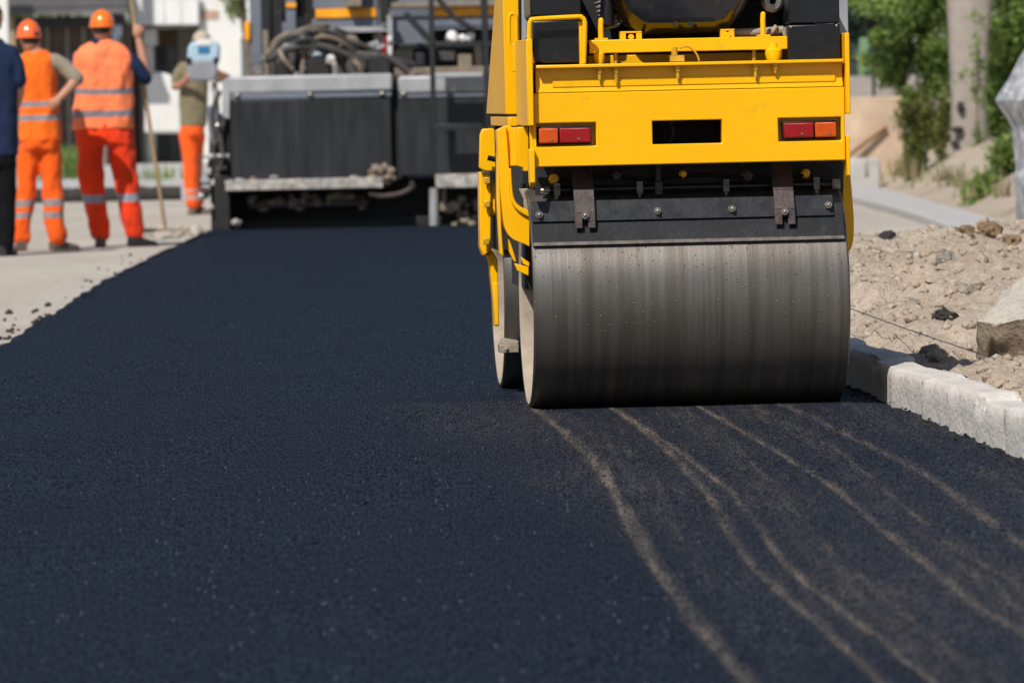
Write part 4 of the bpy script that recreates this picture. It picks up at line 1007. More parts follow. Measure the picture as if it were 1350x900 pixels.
# ------------------------------------------------------------------ people
ORV = (.90, .135, .012); 
MAT['vestB'] = stripes_mat("hi_vis_vest_orange", (.88, .145, .012), [(1.185, 1.228), (1.065, 1.115)], stripe=(.23, .22, .24))
MAT['vestC'] = stripes_mat("faded_hi_vis_vest", (.88, .215, .085), [(1.275, 1.32), (1.085, 1.14)], stripe=(.20, .19, .22))
MAT['trB'] = stripes_mat("orange_trousers", (.80, .105, .008), [(.365, .425), (.27, .32)], stripe=(.24, .22, .22))
MAT['trC'] = stripes_mat("red_orange_trousers", (.74, .045, .008), [(.375, .445)], stripe=(.27, .27, .32))
MAT['trD'] = stripes_mat("bright_orange_trousers", (.85, .105, .012), [(.16, .21), (.24, .27)], stripe=(.45, .30, .24))
MAT['navy'] = fabric("navy_shirt", (.013, .024, .060)); MAT['blackcloth'] = fabric("black_trousers", (.0045, .005, .007)); MAT['tan'] = fabric("khaki_shirt", (.27, .235, .175))
MAT['olive'] = fabric("olive_shirt", (.19, .165, .10)); MAT['beige'] = fabric("beige_cap", (.45, .38, .29))
MAT['helmet'] = plain("orange_helmet", (.90, .17, .006), .22, 0, .06, 5, coat=.6); MAT['helmet2'] = plain("faded_orange_helmet", (.86, .135, .022), .28, 0, .06, 5, coat=.5)

class Person:
    def __init__(s, cx, fy, label, group=None):
        g = G(cx, fy, -.055); s.Y = g.y; s.r = Vector((g.x, g.y, -.055)); s.root = empty("person", s.r); tag(s.root, label, "person", group)
        s.body = MB()
    def P(s, px, py, dy=0.0): return D(px, py, s.Y + dy) - s.r
    def rings(s, mb, rs, n=28, p=2.3, dy=0.0):
        R = []
        for x0, x1, y, ry in rs:
            a, b = s.P(x0, y, dy), s.P(x1, y, dy); R.append(((a.x + b.x) / 2, dy, (a.z + b.z) / 2, abs(b.x - a.x) / 2, ry))
        R.sort(key=lambda t: t[2]); mb.rings(R, n, p)
    def limb(s, mb, pts, r, dys, n=14, sm=5, sq=1.0):
        mb.tube([s.P(x, y, d) for (x, y), d in zip(pts, dys)], r, n, sm=sm, squash=sq)
        for (x, y), d, rr_ in ((pts[0], dys[0], r[0]), (pts[-1], dys[-1], r[-1])): mb.ball(s.P(x, y, d), rr_ * .98)
    def hand(s, mb, px, py, dy, dirv, grip=None):
        """palm with four fingers and a thumb; grip: fingers curl round this direction"""
        c = s.P(px, py, dy); d = Vector(dirv).normalized(); side = d.cross(Vector((0, 1, 0)));  side = side.normalized() if side.length > .1 else Vector((1, 0, 0))
        nrm = d.cross(side).normalized()
        mb.ball(c, (.042, .03, .046))
        for i, (L, o) in enumerate(((.068, -.028), (.078, -.009), (.072, .010), (.058, .028))):
            b = c + side * o + d * .03; k1 = b + d * L * .5 - nrm * .006; k2 = k1 + d * L * .15 - nrm * L * .5
            mb.tube([b, k1, k2], [.0105, .0095, .008], 8); mb.ball(k2, .008)
        b = c - side * .034; mb.tube([b, b - side * .018 + d * .03 - nrm * .01, b - side * .016 + d * .055 - nrm * .02], [.013, .011, .009], 8)
    def head(s, px, py, dy=0.0, face=(0, 1, 0), hair=True, r=(.076, .098, .118)):
        c = s.P(px, py, dy); f = Vector(face).normalized(); sd = f.cross(Vector((0, 0, 1))).normalized(); up = Vector((0, 0, 1))
        rot = Matrix((sd, f, up)).transposed()
        b = MB(); b.ball((0, 0, 0), r, 20, 14); b.ball((0, .03, -.065), (.056, .062, .055)); b.tube([(0, .094, .012), (0, .116, -.022), (0, .092, -.03)], [.009, .014, .010], 8)
        for q_ in (-1, 1): b.ball((q_ * .079, -.005, -.01), (.011, .02, .032)); b.ball((q_ * .032, .088, .026), (.022, .012, .008))
        b.ball((0, .092, -.058), (.026, .010, .008))
        s.body.add([c + rot @ v for v in b.v], b.f)
        for q_ in (-1, 1):
            e = MB(); e.ball(c + rot @ Vector((q_ * .031, .090, .010)), .011); e.obj("eye", 'eye', s.root)
        if hair:
            h = MB(); h.ball((0, -.012, .018), (r[0] + .003, r[1] + .002, r[2] - .01), 18, 12)
            vs = [v if v.y < .055 or v.z > .07 else Vector((v.x, .055, v.z)) for v in h.v]; vs = [Vector((v.x, v.y, min(.055, max(v.z, -.055)))) for v in vs]
            m = MB(); m.add([c + rot @ v for v in vs], h.f); m.obj("hair", 'hair', s.root)
    def helmet(s, px0, px1, ytop, ybrim, mat, dy=0.0):
        a, b = s.P(px0, ybrim, dy), s.P(px1, ybrim, dy); t = s.P((px0 + px1) / 2, ytop, dy); c = (a + b) / 2; rx = (b - a).length / 2; h = t.z - c.z
        prof = [(0, rx * 1.06), (.008, rx * 1.05), (.012, rx * .985), (h * .3, rx * .96), (h * .55, rx * .86), (h * .78, rx * .64), (h * .93, rx * .34), (h, .004), (h - .006, .004), (h * .7, rx * .6), (.01, rx * .93)]
        m = MB(); m.lathe(prof, 'z', (0, 0, 0), 36); m.v = [Vector((v.x, v.y * 1.18, v.z)) for v in m.v]
        for k in (-1, 0, 1): m.tube([(k * rx * .22, math.sin(u) * rx * 1.12, math.cos(u) * h * .99 * (1 - .06 * abs(k))) for u in np.linspace(-1.2, 1.2, 14)], .006, 6)
        m.prism([(-rx * .8, rx * 1.1), (rx * .8, rx * 1.1), (rx * .5, rx * 1.5), (-rx * .5, rx * 1.5)], 'z', .001, .008)
        m.v = [v + c for v in m.v]; m.obj("helmet", mat, s.root, smooth=40)
    def cloth(s, name, mat, mb, amp=.010, fuse=.013, wr=11.0, soft=5):
        o = mb.obj(name, mat, s.root, fuse=fuse, soft=soft); me = o.data; sd = random.random() * 50
        co = np.empty(len(me.vertices) * 3, np.float32); no = np.empty_like(co); me.vertices.foreach_get('co', co); me.vertices.foreach_get('normal', no)
        co = co.reshape(-1, 3); no = no.reshape(-1, 3)
        for i in range(len(co)):
            p = Vector(co[i].tolist()); k = noise.noise(Vector((p.x * wr + sd, p.y * wr, p.z * wr * .55))) + .5 * noise.noise(Vector((p.x * wr * 2.2, p.y * wr * 2.2 + sd, p.z * wr * 1.3)))
            co[i] += no[i] * k * amp
        me.vertices.foreach_set('co', co.ravel()); me.update(); return o
    def boot(s, px, py, mat, dirx=0.0, diry=1.0, dy=0.0):
        c = s.P(px, py, dy); c.z = 0; d = Vector((dirx, diry, 0)).normalized(); n_ = Vector((d.y, -d.x, 0)); m = MB()
        for sect in ((-.075, .042, .085), (-.03, .046, .10), (.04, .044, .08), (.11, .05, .058), (.165, .040, .045), (.185, .02, .03)):
            t, w_, h_ = sect; ctr = c + d * t
            k = len(m.v); m.v += [ctr + n_ * (w_ * math.cos(a)) + Vector((0, 0, max(.0, h_ * (.42 + .58 * math.sin(a))))) for a in np.linspace(0, 2 * math.pi, 13)[:-1]]
            if k: m.f += [[k - 12 + i, k - 12 + (i + 1) % 12, k + (i + 1) % 12, k + i] for i in range(12)]; m.mi += [0] * 12
        m.f += [list(range(12)), list(range(len(m.v) - 12, len(m.v)))]; m.mi += [0, 0]
        m.obj("boot", mat, s.root, smooth=60)
    def done(s): s.body.obj("body", 'skin', s.root, fuse=.0105, soft=2)

grp = None
# --- B: second from left, hand on hip
b = Person(52, 331, "worker in orange vest and orange helmet with right hand on hip")
v = MB(); b.rings(v, [(25, 82, 186, .135), (25, 80, 172, .135), (25, 78, 150, .13), (24, 76, 130, .125), (23, 75, 110, .125), (22, 75, 92, .125), (24, 74, 80, .115), (30, 69, 72, .09), (37, 60, 66, .06)]); b.cloth("vest", 'vestB', v, .016)
v = MB(); b.limb(v, [(70, 82), (84, 88), (101, 104)], [.075, .068, .060], [0, 0, -.01]); b.limb(v, [(30, 82), (22, 96), (20, 112)], [.07, .06, .055], [0, .06, .12]); b.rings(v, [(34, 66, 100, .09), (32, 68, 78, .09), (38, 57, 65, .06)]); b.cloth("shirt", 'tan', v, .007)
v = MB(); b.rings(v, [(28, 80, 176, .12), (27, 80, 190, .13), (27, 80, 198, .125)]); b.limb(v, [(39, 196), (37, 225), (34, 262), (29, 296), (28, 313)], [.095, .088, .078, .074, .078], [0, .01, .0, 0, 0]); b.limb(v, [(66, 196), (68, 225), (70, 262), (72, 296), (75, 311)], [.092, .09, .084, .080, .084], [0, .01, 0, -.02, -.02]); b.cloth("trousers", 'trB', v, .016)
b.boot(28, 331, 'shoe', -.2, .8); b.boot(78, 329, 'shoe', .8, .5)
B = b.body; b.rings(B, [(33, 73, 180, .09), (33, 68, 140, .09), (33, 67, 95, .09), (40, 58, 70, .06), (40, 54, 60, .052), (38, 50, 50, .05)])
b.limb(B, [(72, 82), (101, 104)], [.05, .045], [0, -.01]); b.limb(B, [(101, 104), (92, 116), (77, 131)], [.047, .044, .031], [-.01, -.05, -.10]); b.hand(B, 74, 135, -.115, (-.7, .0, -.7))
b.limb(B, [(30, 82), (20, 112), (26, 138)], [.045, .04, .03], [0, .12, .18]); b.hand(B, 28, 142, .18, (.2, .2, -1))
b.limb(B, [(39, 196), (34, 262), (29, 318)], [.07, .05, .045], [0, 0, 0]); b.limb(B, [(66, 196), (70, 262), (74, 316)], [.07, .05, .045], [0, 0, -.02])
b.head(39.5, 51, 0, (-.35, 1, 0)); b.helmet(21.5, 54.5, 25, 50, 'helmet2'); b.done()

# --- C: third from left, gripping the rake
c = Person(155, 326, "worker seen from behind in faded orange vest and red-orange trousers, gripping a rake handle")
v = MB(); c.rings(v, [(96, 178, 170, .16), (97, 177, 152, .16), (98, 176, 125, .155), (97, 176, 100, .15), (95, 177, 84, .145), (97, 174, 72, .13), (105, 164, 62, .10), (120, 149, 53, .065)], p=2.5); c.cloth("vest", 'vestC', v, .018)
v = MB(); c.limb(v, [(166, 76), (181, 90), (192, 104)], [.078, .070, .058], [0, .0, .02]); c.limb(v, [(103, 78), (99, 100), (104, 118)], [.07, .06, .055], [.02, .10, .2]); c.rings(v, [(110, 160, 95, .10), (112, 156, 66, .09), (121, 147, 50, .062)]); c.cloth("shirt", 'navy', v, .006)
v = MB(); c.rings(v, [(102, 175, 162, .14), (100, 178, 178, .15), (101, 179, 190, .145)]); c.limb(v, [(119, 186), (119, 220), (123, 255), (128, 285), (132, 307)], [.115, .107, .095, .088, .080], [0, 0, 0, 0, 0]); c.limb(v, [(160, 186), (163, 220), (168, 255), (173, 285), (177, 305)], [.118, .108, .098, .09, .080], [0, .01, 0, 0, 0]); c.cloth("trousers", 'trC', v, .018)
c.boot(133, 324, 'shoe', -.1, 1); c.boot(181, 322, 'shoeblack', .85, .5)
B = c.body; c.rings(B, [(108, 168, 180, .10), (108, 166, 140, .10), (110, 162, 90, .10), (122, 146, 62, .065), (126, 144, 50, .056), (126, 142, 40, .055)])
c.limb(B, [(166, 78), (191, 103)], [.055, .048], [0, .02]); c.limb(B, [(192, 101), (189, 80), (183, 54)], [.047, .042, .030], [.02, .03, .05]); c.hand(B, 181, 44, .05, (-.1, .15, 1))
c.limb(B, [(103, 80), (103, 118), (125, 125)], [.05, .042, .03], [.02, .2, .26]); c.hand(B, 130, 125, .27, (1, .1, 0))
c.limb(B, [(119, 188), (123, 255), (132, 314)], [.08, .06, .05], [0, 0, 0]); c.limb(B, [(160, 188), (168, 255), (177, 311)], [.08, .06, .05], [0, 0, 0])
c.head(135, 38, 0, (.25, 1, 0)); c.helmet(118, 151.5, 12, 36, 'helmet'); c.done()

# --- A: cropped at the left edge
a = Person(-8, 338, "man in navy t-shirt and black trousers at the left edge of the picture")
v = MB(); a.rings(v, [(-40, 24, 206, .13), (-40, 24, 170, .13), (-40, 23, 140, .13), (-41, 23, 110, .135), (-41, 22, 85, .13), (-36, 17, 68, .11), (-26, 7, 57, .08), (-19, 2, 50, .06)], p=2.4); a.limb(v, [(12, 72), (20, 88), (25, 106)], [.082, .074, .066], [0, 0, 0]); a.limb(v, [(-30, 72), (-39, 88), (-43, 106)], [.08, .072, .064], [0, 0, 0]); a.cloth("t_shirt", 'navy', v, .009)
v = MB(); a.rings(v, [(-38, 22, 196, .12), (-38, 22, 212, .125), (-36, 22, 220, .12)]); a.limb(v, [(-24, 215), (-24, 260), (-23, 300), (-22, 328)], [.092, .083, .075, .07], [0, .01, 0, 0]); a.limb(v, [(7, 215), (8, 260), (8, 300), (6, 328)], [.092, .083, .075, .068], [0, .01, 0, 0]); a.cloth("trousers", 'blackcloth', v, .009)
a.boot(-20, 338, 'shoeblack', -.2, 1); a.boot(6, 338, 'shoeblack', .35, .9)
B = a.body; a.rings(B, [(-30, 14, 205, .09), (-30, 12, 120, .09), (-28, 10, 80, .09), (-16, 0, 60, .06), (-14, -2, 46, .054), (-13, -3, 34, .052)])
a.limb(B, [(14, 74), (25, 106)], [.055, .047], [0, 0]); a.limb(B, [(25, 104), (25, 124), (21, 142)], [.045, .042, .03], [0, .04, .1]); a.hand(B, 19, 148, .12, (-.3, .4, -1)); a.limb(B, [(-32, 74), (-43, 106)], [.055, .047], [0, 0]); a.limb(B, [(-43, 104), (-44, 124), (-40, 146)], [.045, .042, .03], [0, .03, .06]); a.hand(B, -40, 152, .06, (.1, .2, -1))
a.limb(B, [(-24, 215), (-23, 325)], [.06, .045], [0, 0]); a.limb(B, [(7, 215), (6, 325)], [.06, .045], [0, 0])
a.head(-9, 22, 0, (.35, 1, 0)); a.done()

# --- D: at the paver's left end, behind the control panel
d = Person(258, 283, "worker in olive shirt and bright orange trousers standing behind the paver's control panel")
v = MB(); d.rings(v, [(238, 272, 167, .12), (236, 274, 140, .13), (237, 274, 115, .125), (238, 275, 98, .12), (242, 272, 86, .10), (250, 266, 78, .06)]); d.limb(v, [(242, 90), (236, 98), (233, 106)], [.075, .07, .062], [0, -.03, -.05]); d.limb(v, [(272, 90), (281, 96), (288, 102)], [.075, .07, .062], [0, -.03, -.05]); d.cloth("shirt", 'olive', v, .008)
v = MB(); d.rings(v, [(239, 271, 160, .11), (238, 270, 172, .12), (239, 269, 180, .115)]); d.limb(v, [(248, 178), (251, 210), (252, 240), (254, 268)], [.10, .086, .082, .08], [0, 0, 0, 0]); d.limb(v, [(259, 178), (258, 210), (258, 240), (260, 266)], [.095, .08, .075, .07], [.06, .12, .14, .14]); d.cloth("trousers", 'trD', v, .008)
d.boot(255, 283, 'shoe', -.1, -1); d.boot(264, 282, 'shoe', .5, -.8, .14)
B = d.body; d.rings(B, [(244, 266, 168, .08), (244, 266, 120, .08), (246, 266, 92, .08), (254, 270, 76, .055), (258, 272, 66, .05)])
d.limb(B, [(242, 90), (231, 114)], [.05, .045], [0, -.06]); d.limb(B, [(231, 114), (238, 112), (247, 104)], [.047, .042, .03], [-.06, -.16, -.26]); d.hand(B, 249, 101, -.29, (.6, -.5, .4)); d.limb(B, [(272, 90), (300, 104)], [.05, .045], [0, -.08]); d.limb(B, [(300, 104), (294, 100), (286, 97)], [.047, .042, .03], [-.08, -.18, -.28]); d.hand(B, 284, 95, -.3, (-.6, -.5, .4))
d.limb(B, [(248, 178), (255, 276)], [.06, .045], [0, 0]); d.limb(B, [(259, 178), (261, 274)], [.06, .045], [.06, .14])
d.head(266, 55, 0, (0, -1, -.15)); d.helmet(254, 278, 40, 53, 'beige'); d.done()
for o in list(d.root.children):
    if o.name.startswith("helmet"): o.name = "cap"

# rake held by C
rk0, rk1 = D(170, -20, c.Y + .06), G(218, 304, -.05)
rk1 = D(218, 303, c.Y + .25); rk1.z = max(rk1.z, -.03)
rake = empty("rake", rk1); tag(rake, "long wooden-handled rake standing on the sand beside the third worker", "rake")
mb = MB(); mb.tube([(0, 0, .0), rk0 - rk1], [.016, .015], 10); mb.obj("handle", 'wood', rake)
mb = MB(); mb.box((0, 0, .0), (.42, .02, .03)); 
for i in range(13): mb.box((-.2 + i * .4 / 12, 0, -.03), (.008, .012, .06))
mb.obj("rake_head", 'dusty', rake)

# ------------------------------------------------------------------ left background
MAT['houseplaster'] = plain("white_plaster", (.66, .65, .62), .8, 0, .07, 1.2, (.5, .47, .42), .4)
MAT['roofgrey'] = plain("dark_roof_sheet", (.10, .098, .10), .7, 0, .2, 2)
MAT['doorbrown'] = plain("brown_boards", (.105, .072, .055), .75, 0, .3, 2.5, (.16, .12, .10), .5)
MAT['doorlight'] = plain("grey_brown_stile", (.20, .17, .145), .75)
MAT['tanpost'] = plain("tan_timber_and_shade", (.33, .24, .13), .75); MAT['downpipe'] = plain("pale_blue_pipe", (.38, .46, .56), .45)
MAT['glass'] = plain("dark_window_glass", (.12, .15, .18), .15, 0, .2, 1); MAT['brick'] = plain("brick_patch", (.42, .28, .20), .85, 0, .3, 9)
MAT['plank'] = plain("brown_plank", (.33, .21, .12), .8); MAT['beigewall'] = plain("sand_render", (.52, .39, .28), .9, 0, .22, 2.2, (.36, .25, .17), .6, .5, 9)
MAT['greenpost'] = plain("green_paint", (.13, .24, .12), .6, 0, .2, 4); MAT['greywall'] = plain("grey_render", (.30, .27, .25), .85, 0, .15, 1)
MAT['darkhouse'] = plain("dark_boarding_and_shade", (.03, .034, .036), .8)
def bpoly(mb, pts, Y, th, root=Vector((0, 0, 0))):
    P = [D(x, y, Y) - root for x, y in pts]; return mb.prism([(p.x, p.z) for p in P], 'y', Y - root.y, Y - root.y + th)
def bbox(mb, x0, y0, x1, y1, Y, th, root=Vector((0, 0, 0)), toground=False):
    a, b = D(x0, (y0 + y1) / 2, Y), D(x1, (y0 + y1) / 2, Y); t = D((x0 + x1) / 2, y0, Y).z; u = D((x0 + x1) / 2, y1, Y).z
    if toground: u = -.06
    return mb.box(Vector(((a.x + b.x) / 2, Y + th / 2, (t + u) / 2)) - root, (abs(b.x - a.x), th, t - u))
YG = 96.0
gr = D(90, 230, YG); gr.z = -.055; garage = empty("garage", gr); tag(garage, "brown boarded garage with low dark roof behind the workers", "garage")
mb = MB(); bbox(mb, -30, 34, 172, 200, YG + .3, 4, gr, True); mb.obj("wall", 'doorbrown', garage)
mb = MB(); P0, P1 = D(-40, 22, YG - .8), D(166, 21, YG - .8); Lz = P0.z - gr.z
mb.prism([(-.8, Lz), (-.8, Lz + .12), (5, Lz + 1.5), (5, Lz + 1.38)], 'x', P0.x - gr.x, P1.x - gr.x); rf = mb.obj("roof", 'roofgrey', garage)
mb = MB()
for i in range(26):
    t = i / 25; yy = -.8 + 5.8 * t; mb.box(((P0.x + P1.x) / 2 - gr.x, yy, Lz + .135 + 1.38 * t), (P1.x - P0.x, .05, .03))
tag(mb.obj("roof_battens", 'roofgrey', rf), None, None, None, 'stuff')
mb = MB(); bbox(mb, -30, 22.5, 164, 35, YG - .3, .3, gr); mb.obj("eave_shade_strip", 'darkhouse', garage)  # dark strip standing in for the shade under the eave
for x in (42, 64, 90, 112, 136, 160):
    mb = MB(); bbox(mb, x - 2.5, 36, x + 2.5, 200, YG + .22, .07, gr, True); mb.obj("door_stile", 'doorlight', garage)
mb = MB(); bbox(mb, 13, 20, 21, 200, YG - .6, .12, gr, True); mb.obj("post", 'tanpost', garage)
mb = MB(); bbox(mb, -16, -60, 9.5, 60, YG - 1.6, .3, Vector((0, 0, 0)), True); tag(mb.obj("white_pillar", 'houseplaster'), "white plastered pillar at the far left beside the garage", "pillar", None, 'thing')
# house with balcony
YH = 97.0
hr = D(250, 230, YH); hr.z = -.055; house = empty("house", hr); tag(house, "white plastered house with a balcony behind the paver", "house")
mb = MB(); bbox(mb, 262, -150, 460, 200, YH, 6, hr, True); bbox(mb, 168, -150, 262, 36, YH + 1.8, 4, hr); bbox(mb, 168, 60, 205, 200, YH + 1.8, 4, hr, True); bbox(mb, 236, 36, 262, 200, YH + 1.8, 4, hr, True); mb.obj("wall", 'houseplaster', house)
mb = MB(); bbox(mb, 205, 36, 236, 60, YH + 1.82, .2, hr); mb.obj("balcony_shade_panel", 'tanpost', house)  # brown panel standing in for the shade below the balcony
mb = MB(); bbox(mb, 168, 33.5, 262, 38, YH - .2, 2, hr); mb.obj("balcony_slab", 'doorlight', house)
for i in range(4):
    mb = MB(); bbox(mb, 173 + i * 22.3, -12, 194.5 + i * 22.3, 33, YH - .25, .12, hr); mb.obj("balcony_panel", 'white', house, bevel=.01)
mb = MB(); bbox(mb, 188, 38.5, 206, 60, YH - .1, .5, hr); bbox(mb, 191, 60, 203, 200, YH, .3, hr, True); mb.obj("column", 'houseplaster', house, bevel=.02)
mb = MB(); bbox(mb, 206, 60, 235, 160, YH + 1.9, .1, hr, True); fr = mb.obj("glazed_door", 'glass', house)
for x in (206, 220, 234):
    mb = MB(); bbox(mb, x - 1.5, 60, x + 1.5, 160, YH + 1.86, .04, hr, True); mb.obj("door_frame", 'bluegrey', fr)
mb = MB(); bbox(mb, 264, 14, 288, 25, YH - .02, .019, hr); mb.obj("brick_patch", 'brick', house)
for x in (318, 345, 430):
    mb = MB(); bbox(mb, x, 50, x + 20, 110, YH - .02, .019, hr); w_ = mb.obj("window", 'glass', house); mb = MB(); bbox(mb, x - 2, 48, x + 22, 50.2, YH - .05, .05, hr); bbox(mb, x - 2, 109.8, x + 22, 112, YH - .05, .05, hr); mb.obj("frame", 'white', w_)
mb = MB(); bbox(mb, 147, -150, 158, 48, YH - 1.2, .13); mb.box(D(152, 50, YH - 1.14), (.09, .09, .2)); o_ = mb.obj("downpipe", 'downpipe'); tag(o_, "pale blue vertical pipe between the garage and the white house", "pipe")
mb = MB(); bpoly(mb, [(190, 176), (192, 108), (204, 94), (222, 98), (238, 112), (240, 176)], YH - .6, .25, hr); mb.obj('low_wall', 'houseplaster', house, bevel=.05, seg=3)
# verge, dark windrow, grass
mb = MB(); ys_ = [76, 80, 85, 90, 97]; zz_ = [-.06, .10, .16, .18, .2]
vs = []; nx = 30
for Y, z in zip(ys_, zz_):
    for i in range(nx): vs.append((-14 + i * .45, Y + .3 * noise.noise((i * .4, Y, 0)), z + (.05 * noise.noise((i * .7, Y, 3)) if z > 0 else 0)))
mb.add(vs, [(j * nx + i, j * nx + i + 1, (j + 1) * nx + i + 1, (j + 1) * nx + i) for j in range(4) for i in range(nx - 1)])
tag(mb.obj("verge", 'path'), "pale raised verge in front of the buildings", None, None, 'structure')
mb = MB(); pts = [(-30, 258), (45, 255), (80, 265), (110, 258), (145, 257), (185, 250), (235, 247), (285, 244)]
sp = cr_interp([(G(x, y, 0).x, G(x, y, 0).y) for x, y in pts], 6)
rr = random.Random(9)
mb.tube([(p[0], p[1] * .0 + 75.2 + .2 * noise.noise((p[0], 0, 0)), .02) for p in sp], [.10 + .03 * noise.noise((i * .9, 0, 0)) for i in range(len(sp))], 10)
tag(mb.obj("asphalt_ridge", 'darkrock'), "low dark ridge of old asphalt along the far verge", "ridge")
def blades(name, spots, label, cat=None, kind=None, mat='leaf'):
    vs, fs, sh = [], [], []; rr = random.Random(hash(name) % 99 if False else 4)
    for (px, py, Y, n_, hgt, sp_) in spots:
        base = D(px, py, Y); 
        for i in range(n_):
            x = base.x + rr.gauss(0, sp_); y = Y + rr.gauss(0, .3); z = .14; a = rr.uniform(0, 6.28); h_ = hgt * rr.uniform(.5, 1.2); w_ = .018; l = rr.uniform(.1, .5) * h_
            k = len(vs); dx, dy = math.cos(a), math.sin(a)
            vs += [(x - dy * w_, y + dx * w_, z), (x + dy * w_, y - dx * w_, z), (x + dx * l, y + dy * l, z + h_)]; fs.append((k, k + 1, k + 2)); sh += [rr.random()] * 3
    me = bpy.data.meshes.new(name); me.from_pydata(vs, [], fs); me.materials.append(MAT[mat]); at = me.attributes.new("shade", 'FLOAT', 'POINT'); at.data.foreach_set('value', np.array(sh, np.float32))
    o = bpy.data.objects.new(name, me); COL.objects.link(o); tag(o, label, cat, None, kind); return o
blades("grass", [(88, 225, 84, 200, .42, .10), (95, 215, 86, 160, .45, .12), (212, 225, 81, 50, .22, .16), (60, 225, 82, 30, .3, .2)], "tufts of green and yellowing grass on the far verge", kind='stuff')
# rubble at the rake
mb = MB(); rr = random.Random(12)
for i in range(40):
    p = G(rr.uniform(206, 262), rr.uniform(303, 316), -.05); rock_mesh(mb, (p.x, p.y, -.03), rr.uniform(.02, .06), i + 700, .8, .5, 1)
tag(mb.obj("sand_rubble", 'sand', smooth=60), "pale sandy lumps raked together at the road edge", None, None, 'stuff')

MAT['straw'] = leaf_mat('dry_straw', (.20, .16, .08), (.36, .29, .17), (.25, .27, .10))
# ------------------------------------------------------------------ trees
def foliage(mb_name, parent, clusters, Y, root, n_per, size, mat, depth=.8, seed=1):
    r = np.random.default_rng(seed); vs, fs, sh = [], [], []
    for (px, py, rx, ry) in clusters:
        c = np.array(D(px, py, Y) - root); s = FPX / Y; RX, RZ_ = rx / s, ry / s; vol = rx * ry
        n_ = int(n_per * vol / 900)
        subs = [(r.normal(0, .5, 3) * np.array([RX, depth * .7, RZ_])) for _ in range(max(3, int(vol / 110)))]
        tone = [r.uniform(-.2, .2) for _ in subs]
        for i in range(n_):
            j = r.integers(len(subs)); p = c + subs[j] + r.normal(0, .33, 3) * np.array([RX, depth * .5, RZ_])
            a = r.normal(0, 1, 3); a[2] *= .6; a /= np.linalg.norm(a); b_ = np.cross(a, r.normal(0, 1, 3)); b_ /= np.linalg.norm(b_); L = size * r.uniform(.6, 1.3); W = L * .45
            k = len(vs); vs += [tuple(p - a * L * .5), tuple(p + b_ * W * .5), tuple(p + a * L * .5), tuple(p - b_ * W * .5)]; fs.append((k, k + 1, k + 2, k + 3))
            sh += [min(1, max(0, .5 + tone[j] + r.normal(0, .22)))] * 4
    me = bpy.data.meshes.new(mb_name); me.from_pydata(vs, [], fs); me.materials.append(MAT[mat]); at = me.attributes.new("shade", 'FLOAT', 'POINT'); at.data.foreach_set('value', np.array(sh, np.float32))
    o = bpy.data.objects.new(mb_name, me); COL.objects.link(o); o.parent = parent; return o
def tree(px, Y, label, cat, trunk, clusters, n_per, size, mat='leaf', depth=.8, seed=1, name="tree", tr=.06, limbs=()):
    base = D(px, 200, Y); base.z = -.06; root = empty(name, base); tag(root, label, cat)
    mb = MB(); pts = [Vector((0, 0, 0))] + [D(x, y, Y) - base for x, y in trunk]
    mb.tube(pts, [tr * (1.2 - .8 * i / len(pts)) for i in range(len(pts))], 10, sm=4)
    for (t0, lp) in limbs:
        P = [pts[t0]] + [D(x, y, Y) - base + Vector((0, .15 * (k % 2) - .1, 0)) for k, (x, y) in enumerate(lp)]; mb.tube(P, [tr * .55, tr * .35, tr * .2][:len(P)], 8, sm=3)
    mb.obj("trunk", 'bark', root); foliage("crown", root, clusters, Y, base, n_per, size, mat, depth, seed); return root
tree(1190, 74, "slender dark-stemmed leafy tree left of the concrete pole", "tree", [(1190, 200), (1189, 120), (1200, 40), (1215, -60), (1220, -140)],
     [(1178, 95, 24, 26), (1214, 62, 30, 36), (1222, 15, 32, 32), (1228, 105, 24, 32), (1160, 6, 40, 18), (1205, 130, 16, 16), (1200, -40, 60, 40), (1215, -120, 70, 50), (1162, 48, 16, 18), (1190, 40, 20, 30)], 1500, .085, 'leaf', .7, 2, limbs=((2, [(1180, 100), (1172, 92)]), (3, [(1225, 20), (1235, 0)])))
tree(1222, 73, "tall leafy column of ivy behind the concrete pole", "creeper", [(1224, 190), (1230, 130)],
     [(1222, 145, 24, 32), (1216, 190, 24, 36), (1226, 222, 22, 24), (1203, 205, 10, 38), (1238, 175, 12, 60)], 1500, .08, 'leaf3', .35, 3, name="creeper", tr=.05)
tree(1335, 72, "big bright green bush on the right behind the wrapped post", "bush", [(1330, 200), (1332, 100), (1325, 0), (1335, -80)],
     [(1335, 20, 34, 40), (1322, 90, 34, 36), (1310, 55, 24, 26), (1345, 140, 30, 44), (1330, 190, 26, 34), (1355, 60, 30, 60), (1318, 225, 22, 22), (1350, -60, 60, 60), (1390, 100, 40, 90), (1298, 110, 20, 24), (1303, 20, 14, 26), (1310, 150, 24, 30), (1322, 258, 30, 26), (1345, 280, 24, 20)], 1500, .085, 'leaf', .8, 4, name="bush", limbs=((2, [(1310, 90), (1300, 70)]), (3, [(1345, 30), (1360, 10)])))
tree(1296, 58, "small low bush growing on the slope below the concrete pole", "bush", [(1296, 250)], [(1294, 256, 24, 20), (1306, 245, 18, 18), (1282, 262, 14, 12)], 2000, .055, 'leaf', .4, 5, name="bush", tr=.03)
tree(1140, 92, "blue-green spruce far behind the roller's right side", "tree", [(1140, 150), (1140, 60), (1141, -40), (1141, -160)],
     [(1138, 40, 40, 16), (1128, 15, 34, 18), (1160, 22, 30, 18), (1124, 62, 20, 12), (1140, -30, 40, 34), (1140, -90, 30, 40)], 2200, .12, 'leaf2', 1.2, 6, tr=.09)
